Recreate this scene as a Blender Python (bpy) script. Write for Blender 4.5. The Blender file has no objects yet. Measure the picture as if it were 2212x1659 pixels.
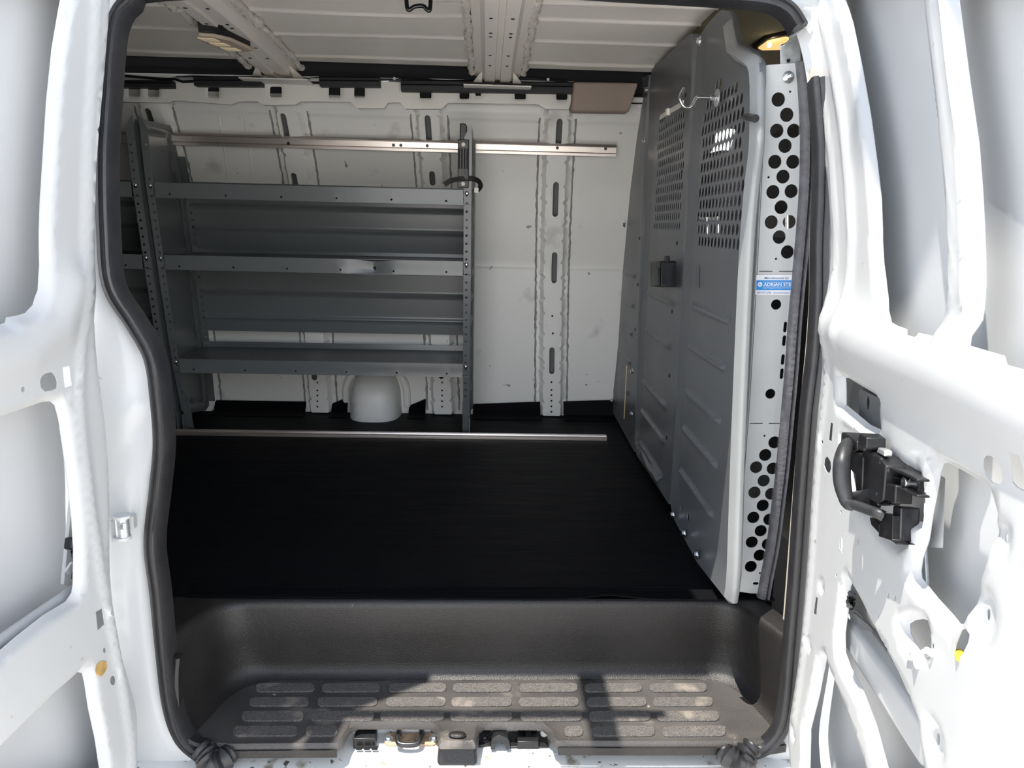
import bpy, bmesh, math, random
import numpy as np
from mathutils import Vector, Matrix
from mathutils.geometry import delaunay_2d_cdt
random.seed(7); rng = np.random.default_rng(7)
scene = bpy.context.scene
COL = scene.collection

# ------------------------------------------------------------------ camera
W, H, F = 2212, 1659, 1640.0
CX, CY = W / 2, H / 2
def nz(v): v = np.array(v, float); return v / np.linalg.norm(v)
_yd = nz((1050 - CX, -(487 - CY), -F)); _r = math.radians(.9)
_zd = np.array((math.sin(_r), math.cos(_r), 0)); _zd = nz(_zd - _yd * _zd.dot(_yd)); _xd = np.cross(_yd, _zd)
R = np.array([_xd, _yd, _zd]); CAM = np.array((0, 0, .757))
cam = bpy.data.cameras.new('camera'); cam.sensor_width = 36; cam.lens = F / W * 36; cam.clip_start = .02
cob = bpy.data.objects.new('camera', cam); COL.objects.link(cob)
m4 = Matrix.Identity(4)
for i in range(3):
    for j in range(3): m4[i][j] = R[i][j]
    m4[i][3] = CAM[i]
cob.matrix_world = m4; scene.camera = cob

# ------------------------------------------------------------------ light
scene.view_settings.view_transform = 'Standard'; scene.view_settings.look = 'None'
scene.view_settings.gamma = 1; scene.view_settings.use_curve_mapping = False
scene.view_settings.exposure = 1.28
scene.cycles.diffuse_bounces = 10; scene.cycles.max_bounces = 14
wd = bpy.data.worlds.new('sky'); scene.world = wd; wd.use_nodes = True
nt = wd.node_tree; nt.nodes.clear()
wo = nt.nodes.new('ShaderNodeOutputWorld'); bg = nt.nodes.new('ShaderNodeBackground')
tc = nt.nodes.new('ShaderNodeTexCoord'); sp = nt.nodes.new('ShaderNodeSeparateXYZ'); cr = nt.nodes.new('ShaderNodeValToRGB')
nt.links.new(tc.outputs['Generated'], sp.inputs[0]); nt.links.new(sp.outputs['Z'], cr.inputs[0])
cr.color_ramp.elements[0].position = 0.0; cr.color_ramp.elements[0].color = (1, .97, .92, 1)
cr.color_ramp.elements[1].position = .85; cr.color_ramp.elements[1].color = (.07, .11, .2, 1)
e_ = cr.color_ramp.elements.new(.24); e_.color = (.62, .68, .78, 1)
nt.links.new(cr.outputs[0], bg.inputs[0]); bg.inputs[1].default_value = 1.8
nt.links.new(bg.outputs[0], wo.inputs[0])
SUN_DIR = Vector((.24, .075, -1.0)).normalized()
sl = bpy.data.lights.new('sun', 'SUN'); sl.energy = 3.3; sl.angle = .0093; sl.color = (1, .95, .87)
so = bpy.data.objects.new('sun', sl); COL.objects.link(so); so.location = (-2, -2, 6)
so.rotation_euler = SUN_DIR.to_track_quat('-Z', 'Y').to_euler()

# ------------------------------------------------------------------ pixel helpers (photo pixels -> real points)
def ray(px, py): return R @ nz((px - CX, -(py - CY), -F))
def atY(px, py, Y): d = ray(px, py); return CAM + d * (Y / d[1])
def atX(px, py, X): d = ray(px, py); return CAM + d * (X / d[0])
def atZ(px, py, Z): d = ray(px, py); return CAM + d * ((Z - CAM[2]) / d[2])
def atF(px, py, f, lo=.4, hi=4.5):          # f(P) changes sign on the surface
    d = ray(px, py); a, b = lo, hi; fa = f(CAM + d * a)
    for _ in range(50):
        m = (a + b) / 2
        if (f(CAM + d * m) > 0) == (fa > 0): a = m
        else: b = m
    return CAM + d * a
WZ = [-.3, 0, .6, .9, 1.05, 1.15, 1.25, 1.4]; WYv = [3.04, 3.03, 2.99, 2.91, 2.84, 2.78, 2.70, 2.6]
def wallY(z): return np.interp(z, WZ, WYv)
RY = [1.1, 1.3, 1.6, 2.0, 2.4, 2.7, 2.8]; RZ = [1.235, 1.25, 1.268, 1.275, 1.268, 1.25, 1.235]
def roofZ(y): return np.interp(y, RY, RZ)
def atWall(px, py, off=0.): return atF(px, py, lambda P: P[1] - (wallY(P[2]) - off))
def atRoof(px, py, off=0.): return atF(px, py, lambda P: P[2] - (roofZ(P[1]) - off))
def part_x(y): return .503 + .0228 * (y - 1.436)
def atPart(px, py, off=0.): return atF(px, py, lambda P: P[0] - part_x(P[1]) + off)

# ------------------------------------------------------------------ materials
MATS = {}
def mat(name, col, rough=.5, metal=0., bump=0., bscale=60., var=0., vscale=6., spots=None, coat=0., stretch=None, emit=None, spec=None):
    m = bpy.data.materials.new(name); m.use_nodes = True; n = m.node_tree; b = n.nodes['Principled BSDF']
    b.inputs['Base Color'].default_value = (*col, 1); b.inputs['Roughness'].default_value = rough; b.inputs['Metallic'].default_value = metal
    if coat: b.inputs['Coat Weight'].default_value = coat; b.inputs['Coat Roughness'].default_value = .12
    if spec is not None: b.inputs['Specular IOR Level'].default_value = spec
    if emit: b.inputs['Emission Color'].default_value = (*emit[0], 1); b.inputs['Emission Strength'].default_value = emit[1]
    tcn = n.nodes.new('ShaderNodeTexCoord'); src = tcn.outputs['Object']
    if stretch:
        mp = n.nodes.new('ShaderNodeMapping'); mp.inputs['Scale'].default_value = stretch; n.links.new(src, mp.inputs[0]); src = mp.outputs[0]
    def noise(scale, detail=3):
        t = n.nodes.new('ShaderNodeTexNoise'); t.inputs['Scale'].default_value = scale; t.inputs['Detail'].default_value = detail
        n.links.new(src, t.inputs['Vector']); return t.outputs['Fac']
    cur = None
    if var:
        t = noise(vscale); r = n.nodes.new('ShaderNodeValToRGB'); n.links.new(t, r.inputs[0])
        r.color_ramp.elements[0].position = .3; r.color_ramp.elements[1].position = .7
        r.color_ramp.elements[0].color = (*[c * (1 - var) for c in col], 1); r.color_ramp.elements[1].color = (*[min(1, c * (1 + var)) for c in col], 1)
        cur = r.outputs[0]
        mr = n.nodes.new('ShaderNodeMapRange'); n.links.new(t, mr.inputs[0]); mr.inputs[3].default_value = max(.03, rough - .12); mr.inputs[4].default_value = min(1, rough + .12)
        n.links.new(mr.outputs[0], b.inputs['Roughness'])
    for s in (spots or []):
        scol, sscale, th, wdt = s
        t = noise(sscale, 5); r = n.nodes.new('ShaderNodeValToRGB'); n.links.new(t, r.inputs[0])
        r.color_ramp.elements[0].position = th; r.color_ramp.elements[1].position = th + wdt
        r.color_ramp.elements[0].color = (0, 0, 0, 1); r.color_ramp.elements[1].color = (1, 1, 1, 1)
        mx = n.nodes.new('ShaderNodeMix'); mx.data_type = 'RGBA'; n.links.new(r.outputs[0], mx.inputs[0])
        if cur: n.links.new(cur, mx.inputs[6])
        else: mx.inputs[6].default_value = (*col, 1)
        mx.inputs[7].default_value = (*scol, 1); cur = mx.outputs[2]
    if cur: n.links.new(cur, b.inputs['Base Color'])
    if bump:
        t = noise(bscale, 4); bp = n.nodes.new('ShaderNodeBump'); bp.inputs['Strength'].default_value = bump; bp.inputs['Distance'].default_value = .004
        n.links.new(t, bp.inputs['Height']); n.links.new(bp.outputs[0], b.inputs['Normal'])
    MATS[name] = m; return m
WHITE = mat('white_body_paint', (.57, .58, .58), .32, coat=.25, var=.02, vscale=4, spots=[((.42, .38, .32), 40, .72, .05)])
SILL = mat('scuffed_sill_paint', (.72, .72, .70), .4, var=.07, vscale=8, spots=[((.3, .27, .22), 22, .57, .1), ((.1, .09, .08), 60, .64, .03)])
INNER = mat('interior_paint', (.84, .835, .80), .42, var=.02, vscale=3, spots=[((.3, .3, .29), 30, .71, .03), ((.6, .59, .56), 7, .62, .12)])
ROOFP = mat('roof_paint', (.88, .845, .78), .34, var=.03, vscale=2.5)
CREAM = mat('roof_rail_paint', (.82, .805, .75), .42, var=.03)
SEALANT = mat('seam_sealant', (.75, .72, .66), .7, bump=.6, bscale=90, var=.15, vscale=60)
SEAMD = mat('dark_seam_sealant', (.27, .275, .27), .7, var=.2, vscale=40)
GREY = mat('grey_powder_coat', (.125, .131, .140), .36, bump=.08, bscale=500, var=.06, vscale=5, spots=[((.2, .19, .17), 22, .72, .06)])
GREYL = mat('grey_sheet_metal', (.54, .555, .55), .38, metal=.0, bump=.05, bscale=500, var=.04, vscale=9)
FLANGE = mat('sunlit_grey_paint', (.27, .28, .28), .35, var=.04, vscale=9)  # panel grey lightened to carry the sun on the edge flange
SHELF = mat('shelf_enamel', (.125, .136, .14), .3, spec=.7)
MATR = mat('rubber_floor_mat', (.002, .0023, .0035), .6, bump=.25, bscale=12, var=.3, vscale=4, stretch=(1, 9, 1), spots=[((.03, .03, .03), 130, .8, .01)], spec=.12)
LINER = mat('textured_black_plastic', (.0165, .015, .0142), .42, bump=.3, bscale=420, var=.25, vscale=7, spots=[((.2, .18, .16), 45, .74, .03)])
TREAD = mat('dusty_black_plastic', (.07, .065, .061), .45, bump=.35, bscale=420, var=.3, vscale=7, spots=[((.2, .18, .155), 11, .6, .12), ((.34, .29, .24), 45, .7, .04)])
PAD = mat('grit_pad', (.13, .121, .112), .65, bump=.9, bscale=500, var=.5, vscale=420, spots=[((.3, .26, .22), 14, .6, .12)])
ALU = mat('aluminium', (.66, .6, .55), .32, metal=.9, var=.08, vscale=10, stretch=(.3, 6, 6), spots=[((.2, .18, .16), 30, .7, .04)])
ZINC = mat('zinc', (.75, .76, .76), .25, metal=1., var=.06, vscale=60)
GALV = mat('galvanised_steel', (.72, .74, .75), .36, metal=.8, var=.12, vscale=90)
BLACK = mat('black_plastic', (.010, .010, .011), .4, var=.2, vscale=30, spots=[((.09, .09, .09), 90, .68, .05)])
FOAM = mat('black_foam', (.008, .008, .01), .6, bump=.2, bscale=80)
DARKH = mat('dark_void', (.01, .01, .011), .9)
SEALR = mat('weatherstrip_rubber', (.022, .022, .024), .38, bump=.15, bscale=120, var=.2, vscale=20)
TRIMR = mat('ribbed_rubber', (.12, .12, .13), .55, var=.25, vscale=60, bump=.3, bscale=200)
BEIGE = mat('beige_plastic', (.5, .45, .38), .55, var=.03)
TAN = mat('taupe_plastic', (.3, .235, .195), .6, var=.04)
HEAD = mat('headliner_fabric', (.17, .145, .09), .9, bump=.3, bscale=300)
LAMPB = mat('lamp_housing', (.55, .46, .36), .5)
LAMPL = mat('lamp_lens', (.8, .65, .45), .3, emit=((1, .8, .5), .06))
LAMPC = mat('lit_cab_lens', (.85, .6, .3), .25, emit=((1, .6, .22), .4))
RUST = mat('rusty_plate', (.5, .35, .22), .7, var=.35, vscale=60, spots=[((.2, .1, .05), 70, .6, .1)])
IRON = mat('oiled_steel', (.06, .06, .065), .35, metal=.8, var=.3, vscale=40)
FABRIC = mat('seat_fabric', (.05, .048, .047), .95, bump=.8, bscale=260, var=.3, vscale=220)
STW = mat('sticker_white', (.85, .85, .87), .4)
STB = mat('sticker_blue', (.03, .27, .68), .4)
STT = mat('sticker_blue_ink', (.06, .16, .4), .4)
TIE = mat('nylon_white', (.72, .7, .64), .45)
YEL = mat('yellow_plastic', (.8, .6, .03), .5)
REDB = mat('red_black_webbing', (.018, .012, .012), .7, var=.3, vscale=30)
GROUND = mat('pale_concrete', (.74, .70, .65), .9, var=.08, vscale=2)
LEAF = mat('leaves', (.09, .2, .03), .6, var=.5, vscale=12)
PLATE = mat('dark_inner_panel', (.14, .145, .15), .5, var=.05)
SKIN = mat('bare_inner_skin', (.64, .65, .655), .34, coat=.15, var=.03, vscale=3)
PEEL = mat('amber_adhesive', (.55, .36, .13), .5, var=.3, vscale=70)
GLASS = mat('tinted_glass', (.8, .85, .85), .02); 
_b = GLASS.node_tree.nodes['Principled BSDF']; _b.inputs['Transmission Weight'].default_value = 1; _b.inputs['IOR'].default_value = 1.02

# ------------------------------------------------------------------ mesh helpers
class MB:
    def __init__(s): s.v = []; s.f = []
    def add(s, vs, fs):
        o = len(s.v); s.v += [tuple(float(c) for c in v) for v in vs]; s.f += [tuple(i + o for i in f) for f in fs]; return s
    def box(s, lo, hi):
        x0, y0, z0 = lo; x1, y1, z1 = hi
        return s.add([(x0,y0,z0),(x1,y0,z0),(x1,y1,z0),(x0,y1,z0),(x0,y0,z1),(x1,y0,z1),(x1,y1,z1),(x0,y1,z1)],
                     [(0,3,2,1),(4,5,6,7),(0,1,5,4),(1,2,6,5),(2,3,7,6),(3,0,4,7)])
    def prism(s, poly, vec):                     # polygon of 3D points pushed along vec
        n = len(poly); p = [np.array(q, float) for q in poly]; v = np.array(vec, float)
        return s.add(p + [q + v for q in p], [tuple(range(n))[::-1], tuple(range(n, 2 * n))] + [(i, (i + 1) % n, n + (i + 1) % n, n + i) for i in range(n)])
    def tube(s, path, r, seg=10, caps=True, closed=False):
        P = [np.array(p, float) for p in path]; n = len(P)
        rs = r if hasattr(r, '__len__') else [r] * n
        ref = None; rings = []
        for i in range(n):
            a = P[max(0, i - 1)]; b = P[min(n - 1, i + 1)]
            if closed: a = P[i - 1]; b = P[(i + 1) % n]
            t = nz(b - a)
            if ref is None: ref = np.cross(t, (0, 0, 1.)) if abs(t[2]) < .9 else np.cross(t, (0, 1., 0))
            ref = nz(ref - t * ref.dot(t)); bi = np.cross(t, ref)
            rings += [P[i] + rs[i] * (math.cos(q) * ref + math.sin(q) * bi) for q in np.linspace(0, 2 * math.pi, seg, endpoint=False)]
        fs = []
        for i in range(n if closed else n - 1):
            j = (i + 1) % n
            for k in range(seg): fs.append((i*seg+k, i*seg+(k+1)%seg, j*seg+(k+1)%seg, j*seg+k))
        if caps and not closed: fs += [tuple(range(seg))[::-1], tuple(range((n-1)*seg, n*seg))]
        return s.add(rings, fs)
    def cyl(s, a, b, r, seg=14, r2=None): return s.tube([a, b], [r, r if r2 is None else r2], seg)
    def sweep(s, path, prof, face=(0, -1, 0), closed=False):    # profile (across, towards face)
        P = [np.array(p, float) for p in path]; n = len(P); k = len(prof); vs = []
        for i in range(n):
            t = nz(P[min(n-1, i+1)] - P[max(0, i-1)]); f = np.array(face, float); f = nz(f - t * f.dot(t)); a = np.cross(f, t)
            vs += [P[i] + a * q[0] + f * q[1] for q in prof]
        fs = [(i*k+j, i*k+(j+1)%k, (i+1)*k+(j+1)%k, (i+1)*k+j) for i in range(n-1) for j in range(k)]
        fs += [tuple(range(k))[::-1], tuple(range((n-1)*k, n*k))]
        return s.add(vs, fs)
    def grid(s, rows):
        n = len(rows); k = len(rows[0]); vs = [p for r in rows for p in r]
        return s.add(vs, [(i*k+j, i*k+j+1, (i+1)*k+j+1, (i+1)*k+j) for i in range(n-1) for j in range(k-1)])
    def ball(s, c, r, nu=12, nv=8, sc=(1, 1, 1)):
        rows = [[(c[0]+r*sc[0]*math.sin(a)*math.cos(b), c[1]+r*sc[1]*math.sin(a)*math.sin(b), c[2]+r*sc[2]*math.cos(a)) for b in np.linspace(0, 2*math.pi, nu+1)] for a in np.linspace(0.001, math.pi-.001, nv+1)]
        return s.grid(rows)
    def build(s, name, m, parent=None, smooth=40, bevel=0., bseg=2, solid=0., soff=-1., normals=True):
        me = bpy.data.meshes.new(name); me.from_pydata(s.v, [], s.f); me.update()
        if normals:
            bm = bmesh.new(); bm.from_mesh(me); bmesh.ops.remove_doubles(bm, verts=bm.verts, dist=1e-6)
            bmesh.ops.recalc_face_normals(bm, faces=bm.faces); bm.to_mesh(me); bm.free()
        o = bpy.data.objects.new(name, me); COL.objects.link(o)
        ms = m if isinstance(m, (list, tuple)) else [m]
        for q in ms: me.materials.append(q)
        if smooth:
            me.polygons.foreach_set('use_smooth', [True] * len(me.polygons)); me.set_sharp_from_angle(angle=math.radians(smooth))
        if solid:
            md = o.modifiers.new('thickness', 'SOLIDIFY'); md.thickness = solid; md.offset = soff
            if smooth: es = o.modifiers.new('crisp edges', 'EDGE_SPLIT'); es.split_angle = math.radians(max(30, smooth)); es.use_edge_sharp = False
        if bevel:
            md = o.modifiers.new('bevel', 'BEVEL'); md.width = bevel; md.segments = bseg; md.limit_method = 'ANGLE'; md.angle_limit = math.radians(40)
        if parent is not None: attach(o, parent)
        return o
def attach(o, parent):
    o.parent = parent
    o.matrix_parent_inverse = Matrix.Translation(parent.location).inverted() if parent.type == 'EMPTY' else Matrix.Identity(4)
def thing(name, label, cat, loc, group=None):
    o = bpy.data.objects.new(name, None); COL.objects.link(o); o.location = Vector([float(c) for c in loc]); o.empty_display_size = .05
    o['label'] = label; o['category'] = cat
    if group: o['group'] = group
    return o
def tag(o, label, cat, group=None, kind=None):
    o['label'] = label; o['category'] = cat
    if group: o['group'] = group
    if kind: o['kind'] = kind
    return o
def struct(o, label, cat):
    o['kind'] = 'structure'; o['label'] = label; o['category'] = cat; return o
def copy_tree(o, parent=None):
    c = o.copy(); COL.objects.link(c)
    if parent is not None:
        inv = o.matrix_parent_inverse.copy(); c.parent = parent; c.matrix_parent_inverse = inv
    for ch in o.children: copy_tree(ch, c)
    return c

# 2-D helpers
def inside(P, poly):
    x, y = P[:, 0], P[:, 1]; q = np.array(poly); r = np.zeros(len(P), bool); j = len(q) - 1
    for i in range(len(q)):
        c = ((q[i,1] > y) != (q[j,1] > y)) & (x < (q[j,0]-q[i,0]) * (y-q[i,1]) / (q[j,1]-q[i,1] + 1e-18) + q[i,0]); r ^= c; j = i
    return r
def dist(P, poly, closed=True):
    q = np.array(poly, float); a = q; b = np.roll(q, -1, 0)
    if not closed: a, b = q[:-1], q[1:]
    best = np.full(len(P), 1e9)
    for s, e in zip(a, b):
        d = e - s; L = d.dot(d) + 1e-18; t = np.clip(((P - s) @ d) / L, 0, 1); best = np.minimum(best, np.hypot(*(P - s - t[:, None] * d).T))
    return best
def resample(poly, sp, closed=True):
    q = [np.array(p, float) for p in poly]; out = []; n = len(q)
    for i in range(n if closed else n - 1):
        a, b = q[i], q[(i + 1) % n]; k = max(1, int(round(np.linalg.norm(b - a) / sp)))
        out += [a + (b - a) * t / k for t in range(k)]
    if not closed: out.append(q[-1])
    return out
def spline(pts, n=6, closed=True):
    q = [np.array(p, float) for p in pts]; N = len(q); out = []
    for i in range(N if closed else N - 1):
        p0 = q[i-1] if closed or i > 0 else q[0]; p1 = q[i]; p2 = q[(i+1) % N]; p3 = q[(i+2) % N] if closed or i + 2 < N else q[-1]
        for t in np.linspace(0, 1, n, endpoint=False):
            out.append(.5 * (2*p1 + (p2-p0)*t + (2*p0-5*p1+4*p2-p3)*t*t + (3*p1-p0-3*p2+p3)*t**3))
    if not closed: out.append(q[-1])
    return out
def fillet(poly, r, n=4):
    q = [np.array(p, float) for p in poly]; N = len(q); out = []
    for i in range(N):
        p, a, b = q[i], q[i-1], q[(i+1) % N]; da, db = a - p, b - p; la, lb = np.linalg.norm(da), np.linalg.norm(db)
        k = min(r, la * .45, lb * .45); s, e = p + da / la * k, p + db / lb * k
        out += [(1-t)**2 * s + 2*t*(1-t) * p + t*t * e for t in np.linspace(0, 1, n)]
    return out
def circ(c, r, n=14, ry=None): return [np.array((c[0] + r * math.cos(t), c[1] + (ry or r) * math.sin(t))) for t in np.linspace(0, 2*math.pi, n, endpoint=False)]
def stadium(c, w, h, n=6):
    r = min(w, h) / 2
    if w >= h: cs = [(c[0]+w/2-r, c[1], -90), (c[0]-w/2+r, c[1], 90)]
    else: cs = [(c[0], c[1]+h/2-r, 0), (c[0], c[1]-h/2+r, 180)]
    return [np.array((x + r*math.cos(math.radians(a0+t)), y + r*math.sin(math.radians(a0+t)))) for x, y, a0 in cs for t in np.linspace(0, 180, n)]
def rect(c, w, h): return [np.array((c[0]+i*w/2, c[1]+j*h/2)) for i, j in ((-1,-1),(1,-1),(1,1),(-1,1))]
def sstep(x, a, b): t = np.clip((x - a) / (b - a), 0, 1); return t * t * (3 - 2 * t)

def sheet(outline, holes, to3, hfun=None, sp=.02, rings=(), rim=0., ringholes=None, extra=None):
    """pressed sheet: 2-D outline with holes, relief hfun(P)->w, mapped by to3(u,v,w). rim: depth of the turned outer edge."""
    ol = resample(outline, sp); hs = [[np.array(p, float) for p in h] for h in holes]
    rsrc = [ol] + ([resample(h, sp) for h in hs] if ringholes is None else [resample(h, sp) for h in ringholes])
    hs = [resample(h, sp) for h in hs]
    oa = np.array(ol); lo, hi = oa.min(0), oa.max(0); cand = []
    for loop in rsrc:
        q = np.array(loop); t = np.roll(q, -1, 0) - np.roll(q, 1, 0); t /= np.linalg.norm(t, axis=1)[:, None] + 1e-12; nn = np.stack([-t[:,1], t[:,0]], 1)
        for r in rings: cand += [q + nn * r, q - nn * r]
    nx = max(2, int((hi[0]-lo[0]) / sp)); ny = max(2, int((hi[1]-lo[1]) / (sp * .87)))
    gx, gy = np.meshgrid(np.arange(nx + 1), np.arange(ny + 1)); gx = gx + .5 * (gy % 2)
    ncr = sum(len(c) for c in cand)
    cand.append(np.stack([lo[0] + gx.ravel() * (hi[0]-lo[0]) / nx, lo[1] + gy.ravel() * (hi[1]-lo[1]) / ny], 1))
    if extra is not None: cand.insert(0, np.array(extra, float))
    C = np.concatenate(cand); ok = inside(C, ol)
    for h in hs: ok &= ~inside(C, h)
    C = C[ok]; bd = np.concatenate([oa] + [np.array(h) for h in hs])
    # thin the candidates: keep clear of the boundary and of each other
    dmin = np.full(len(C), 1e9)
    for k in range(0, len(bd), 200): dmin = np.minimum(dmin, np.sqrt(((C[:, None] - bd[None, k:k+200])**2).sum(2)).min(1))
    base = min([sp] + list(rings)) if rings else sp
    keepm = dmin > base * .45
    if rings:
        grid_pt = (np.arange(len(ok)) >= ncr)[ok]; rb = np.concatenate([np.array(l) for l in rsrc]); dr = np.full(len(C), 1e9)
        for k in range(0, len(rb), 200): dr = np.minimum(dr, np.sqrt(((C[:, None] - rb[None, k:k+200])**2).sum(2)).min(1))
        keepm &= ~(grid_pt & (dr < max(rings) * 1.02 + .002))
    C = C[keepm]
    cell = {}; keep = []
    mn = base * .5
    for p in C:
        key = (int(p[0] // mn), int(p[1] // mn))
        if key in cell: continue
        cell[key] = 1; keep.append(p)
    P = ol + [p for h in hs for p in h] + keep
    E = []; o = 0
    for loop in [ol] + hs:
        n = len(loop); E += [(o + i, o + (i + 1) % n) for i in range(n)]; o += n
    vo, eo, fo, *_ = delaunay_2d_cdt([Vector((float(p[0]), float(p[1]))) for p in P], E, [], 0, 1e-7)
    V = np.array([(v.x, v.y) for v in vo]); T = [tuple(f) for f in fo]
    cen = np.array([V[list(f)].mean(0) for f in T]); ok = inside(cen, ol)
    for h in hs: ok &= ~inside(cen, h)
    T = [f for f, k in zip(T, ok) if k]
    w = hfun(V) if hfun else np.zeros(len(V))
    mb = MB(); pts = [to3(V[i,0], V[i,1], w[i]) for i in range(len(V))]; mb.add(pts, T)
    if rim:
        n = len(ol); ids = [int(np.argmin(((V - np.array(p))**2).sum(1))) for p in ol]
        back = [to3(p[0], p[1], -rim) for p in ol]; b0 = len(mb.v); mb.v += [tuple(map(float, b)) for b in back]
        for i in range(n):
            a, c = ids[i], ids[(i+1) % n]
            if a != c: mb.f.append((a, c, b0 + (i+1) % n, b0 + i))
    return mb

# ================================================================== SETTING
struct(MB().box((-9, -9, -.8), (9, 12, -.75)).build('ground', GROUND, smooth=0), 'pale concrete ground the van is parked on', 'ground')
# ---- far side wall
zs = sorted(set(np.round(np.concatenate([np.arange(-.03, 1.215, .03), [.590, .594, .600, .606, .610, 1.118, 1.122, 1.126, 1.148, 1.152]]), 4)))
def wall_relief(z): return .004 * (math.exp(-((z-.602)/.004)**2)) + (.004 if 1.12 < z < 1.15 else 0)
rows = [[(x, wallY(z) - wall_relief(z), z) for x in np.linspace(-3.0, .56, 30)] for z in zs]
wall = struct(MB().grid(rows).build('wall_back', INNER, smooth=60, solid=.004, soff=0), 'bare off-white inner side wall of the van behind the shelves', 'wall')
for pxs in (((472, 250), (482, 305), (493, 388)), ((528, 250), (536, 305), (548, 388))):
    pts = [atWall(*p, -.001) for p in pxs]
    MB().tube(spline(pts, 5, False), .005, 8).build('bead', INNER, wall)
# ribs: hat sections with stadium slots
def rib(top, bot, slots, dots, zt=1.155, zb=.005):
    tx, bx = atWall(*top, .03), atWall(*bot, .03)
    def xc(v): return bx[0] + (tx[0] - bx[0]) * (v - bx[2]) / (tx[2] - bx[2])
    def hf(P): s = np.abs(P[:, 0]); return .034 * (1 - sstep(s, .034, .047))
    def to3(u, v, w): return (xc(v) + u, wallY(v) - .003 - w, v)
    hol = []
    for px, py, hh in slots:
        p = atWall(px, py, .035); hol.append(stadium((p[0] - xc(p[2]), p[2]), .021, hh))
    for px, py in dots:
        p = atWall(px, py, .035); hol.append(circ((p[0] - xc(p[2]), p[2]), .0042, 8))
    ol = [(-.062, zb), (.062, zb), (.062, zt), (-.062, zt)]
    sp0 = .016
    ex = [(s, v) for s in (-.047, -.041, -.034, .034, .041, .047) for v in np.arange(zb + .01, zt, .02)]
    r = sheet(ol, hol, to3, hf, sp=.016, extra=ex).build('rib', INNER, wall, smooth=50, solid=.0025, soff=-1)
    MB().grid([[(xc(v) + q, wallY(v) - .006, v) for q in (-.030, .030)] for v in np.linspace(zb, zt, 20)]).build('rib_slot_shade', PLATE, r)  # dark strip stands for the shade inside the hat section
    for sl_, sx in zip(slots, range(9)):
        p = atWall(sl_[0], sl_[1], .036); c = (p[0] - xc(p[2]), p[2])
        loop = [to3(q[0], q[1], .0345) for q in stadium(c, .028, sl_[2] + .008, 8)]
        MB().tube(loop, .0025, 6, closed=True).build('slot_rim', INNER, r)
    for s in (-.064, .064):
        pts = [(xc(v) + s + rng.normal(0, .0009), wallY(v) - .004, v) for v in np.arange(zb + .01, zt - .02, .012)]
        MB().tube(pts, [.0032 + abs(rng.normal(0, .0012)) for _ in pts], 6).build('sealant_bead', SEAMD if zb < .5 else SEAMD, r)
    return r
lowdots = [(0, 825), (0, 842), (0, 853), (0, 865), (0, 877), (0, 889)]
rib((1207, 245), (1191, 890), [(1207, 292, .105), (1200, 431, .125), (1197, 578, .12), (1192, 779, .11)], [(1191, y) for _, y in lowdots] + [(1193, 682), (1194, 720)])
rib((926, 245), (957, 885), [(926, 285, .105), (934, 385, .05), (948, 640, .1), (953, 805, .05)], [(955, y) for y in (826, 843, 854, 866, 878)])
rib((621, 245), (692, 885), [(618, 283, .11), (637, 392, .06), (660, 600, .1), (679, 808, .05)], [(686, y) for y in (826, 843, 854, 866, 878)])
rib((330, 245), (440, 885), [(325, 255, .06), (375, 600, .1)], [])
# square pressed filler hump at the wall foot
hc = atWall(815, 870, 0.); HX = hc[0]
rows = []
for t in np.linspace(0, 1, 17):
    z = .20 * t; f = 1.0 if t < .38 else math.sqrt(max(0, 1 - ((t - .38) / .62)**2)); f = max(f, .02)
    rows.append([(HX + .100 * f**.7 * math.copysign(abs(math.cos(a))**.75, math.cos(a)) * (1 - .06*t), wallY(0) - .165 * f * abs(math.sin(a))**.6 + .0, z - .004) for a in np.linspace(0, math.pi, 29)])
hump = MB().grid(rows).build('filler_pipe_hump', INNER, wall, smooth=60)
arch = [(HX + .122 * math.cos(a), wallY(.15 + .1 * math.sin(a)) - .012, .085 + .118 * math.sin(a)) for a in np.linspace(0, math.pi, 22)]
arch = [(HX + .122, wallY(.02) - .012, .03)] + arch + [(HX - .122, wallY(.02) - .012, .03)]
MB().sweep(arch, [(-.014, -.014), (-.014, .006), (-.008, .012), (.008, .012), (.014, .006), (.014, -.014)], (0, -1, 0)).build('arch_collar', INNER, wall, bevel=.002)
# roof rail band
RYB = 2.695
bp = [(120, 222), (363, 222), (376, 217), (424, 220), (500, 226), (515, 219), (556, 219), (570, 227), (637, 226), (648, 219), (756, 220), (773, 234), (830, 234), (838, 222), (864, 221), (876, 235), (954, 235), (968, 222), (1161, 225), (1178, 235), (1228, 236), (1238, 205), (1240, 176), (120, 166)]
rail_ol = [atY(x, y, RYB)[[0, 2]] for x, y in bp]; rail_ol[0][0] = rail_ol[-1][0] = -3.0
sq = [(288, 197, 24, 22), (330, 197, 24, 22), (460, 199, 24, 22), (595, 198, 25, 23), (722, 199, 25, 22), (776, 199, 23, 22), (919, 202, 25, 20), (1003, 203, 21, 20), (1124, 204, 24, 20), (1214, 205, 24, 20)]
hol = [fillet([atY(x + i*w/2, y + j*h/2, RYB)[[0, 2]] for i, j in ((-1, -1), (1, -1), (1, 1), (-1, 1))], .006) for x, y, w, h in sq] + [[atY(1033 + i*6, 203 + j*3.5, RYB)[[0, 2]] for i, j in ((-1, -1), (1, -1), (1, 1), (-1, 1))]]
def rr(P): return -.006 * np.exp(-np.min([dist(P, h) for h in hol], axis=0) / .006)
rr_ = sheet(rail_ol, hol, lambda u, v, w: (u, RYB - w, v), rr, sp=.02, rings=(.004, .009), rim=.02).build('roof_rail', CREAM, wall, smooth=45)
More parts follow.
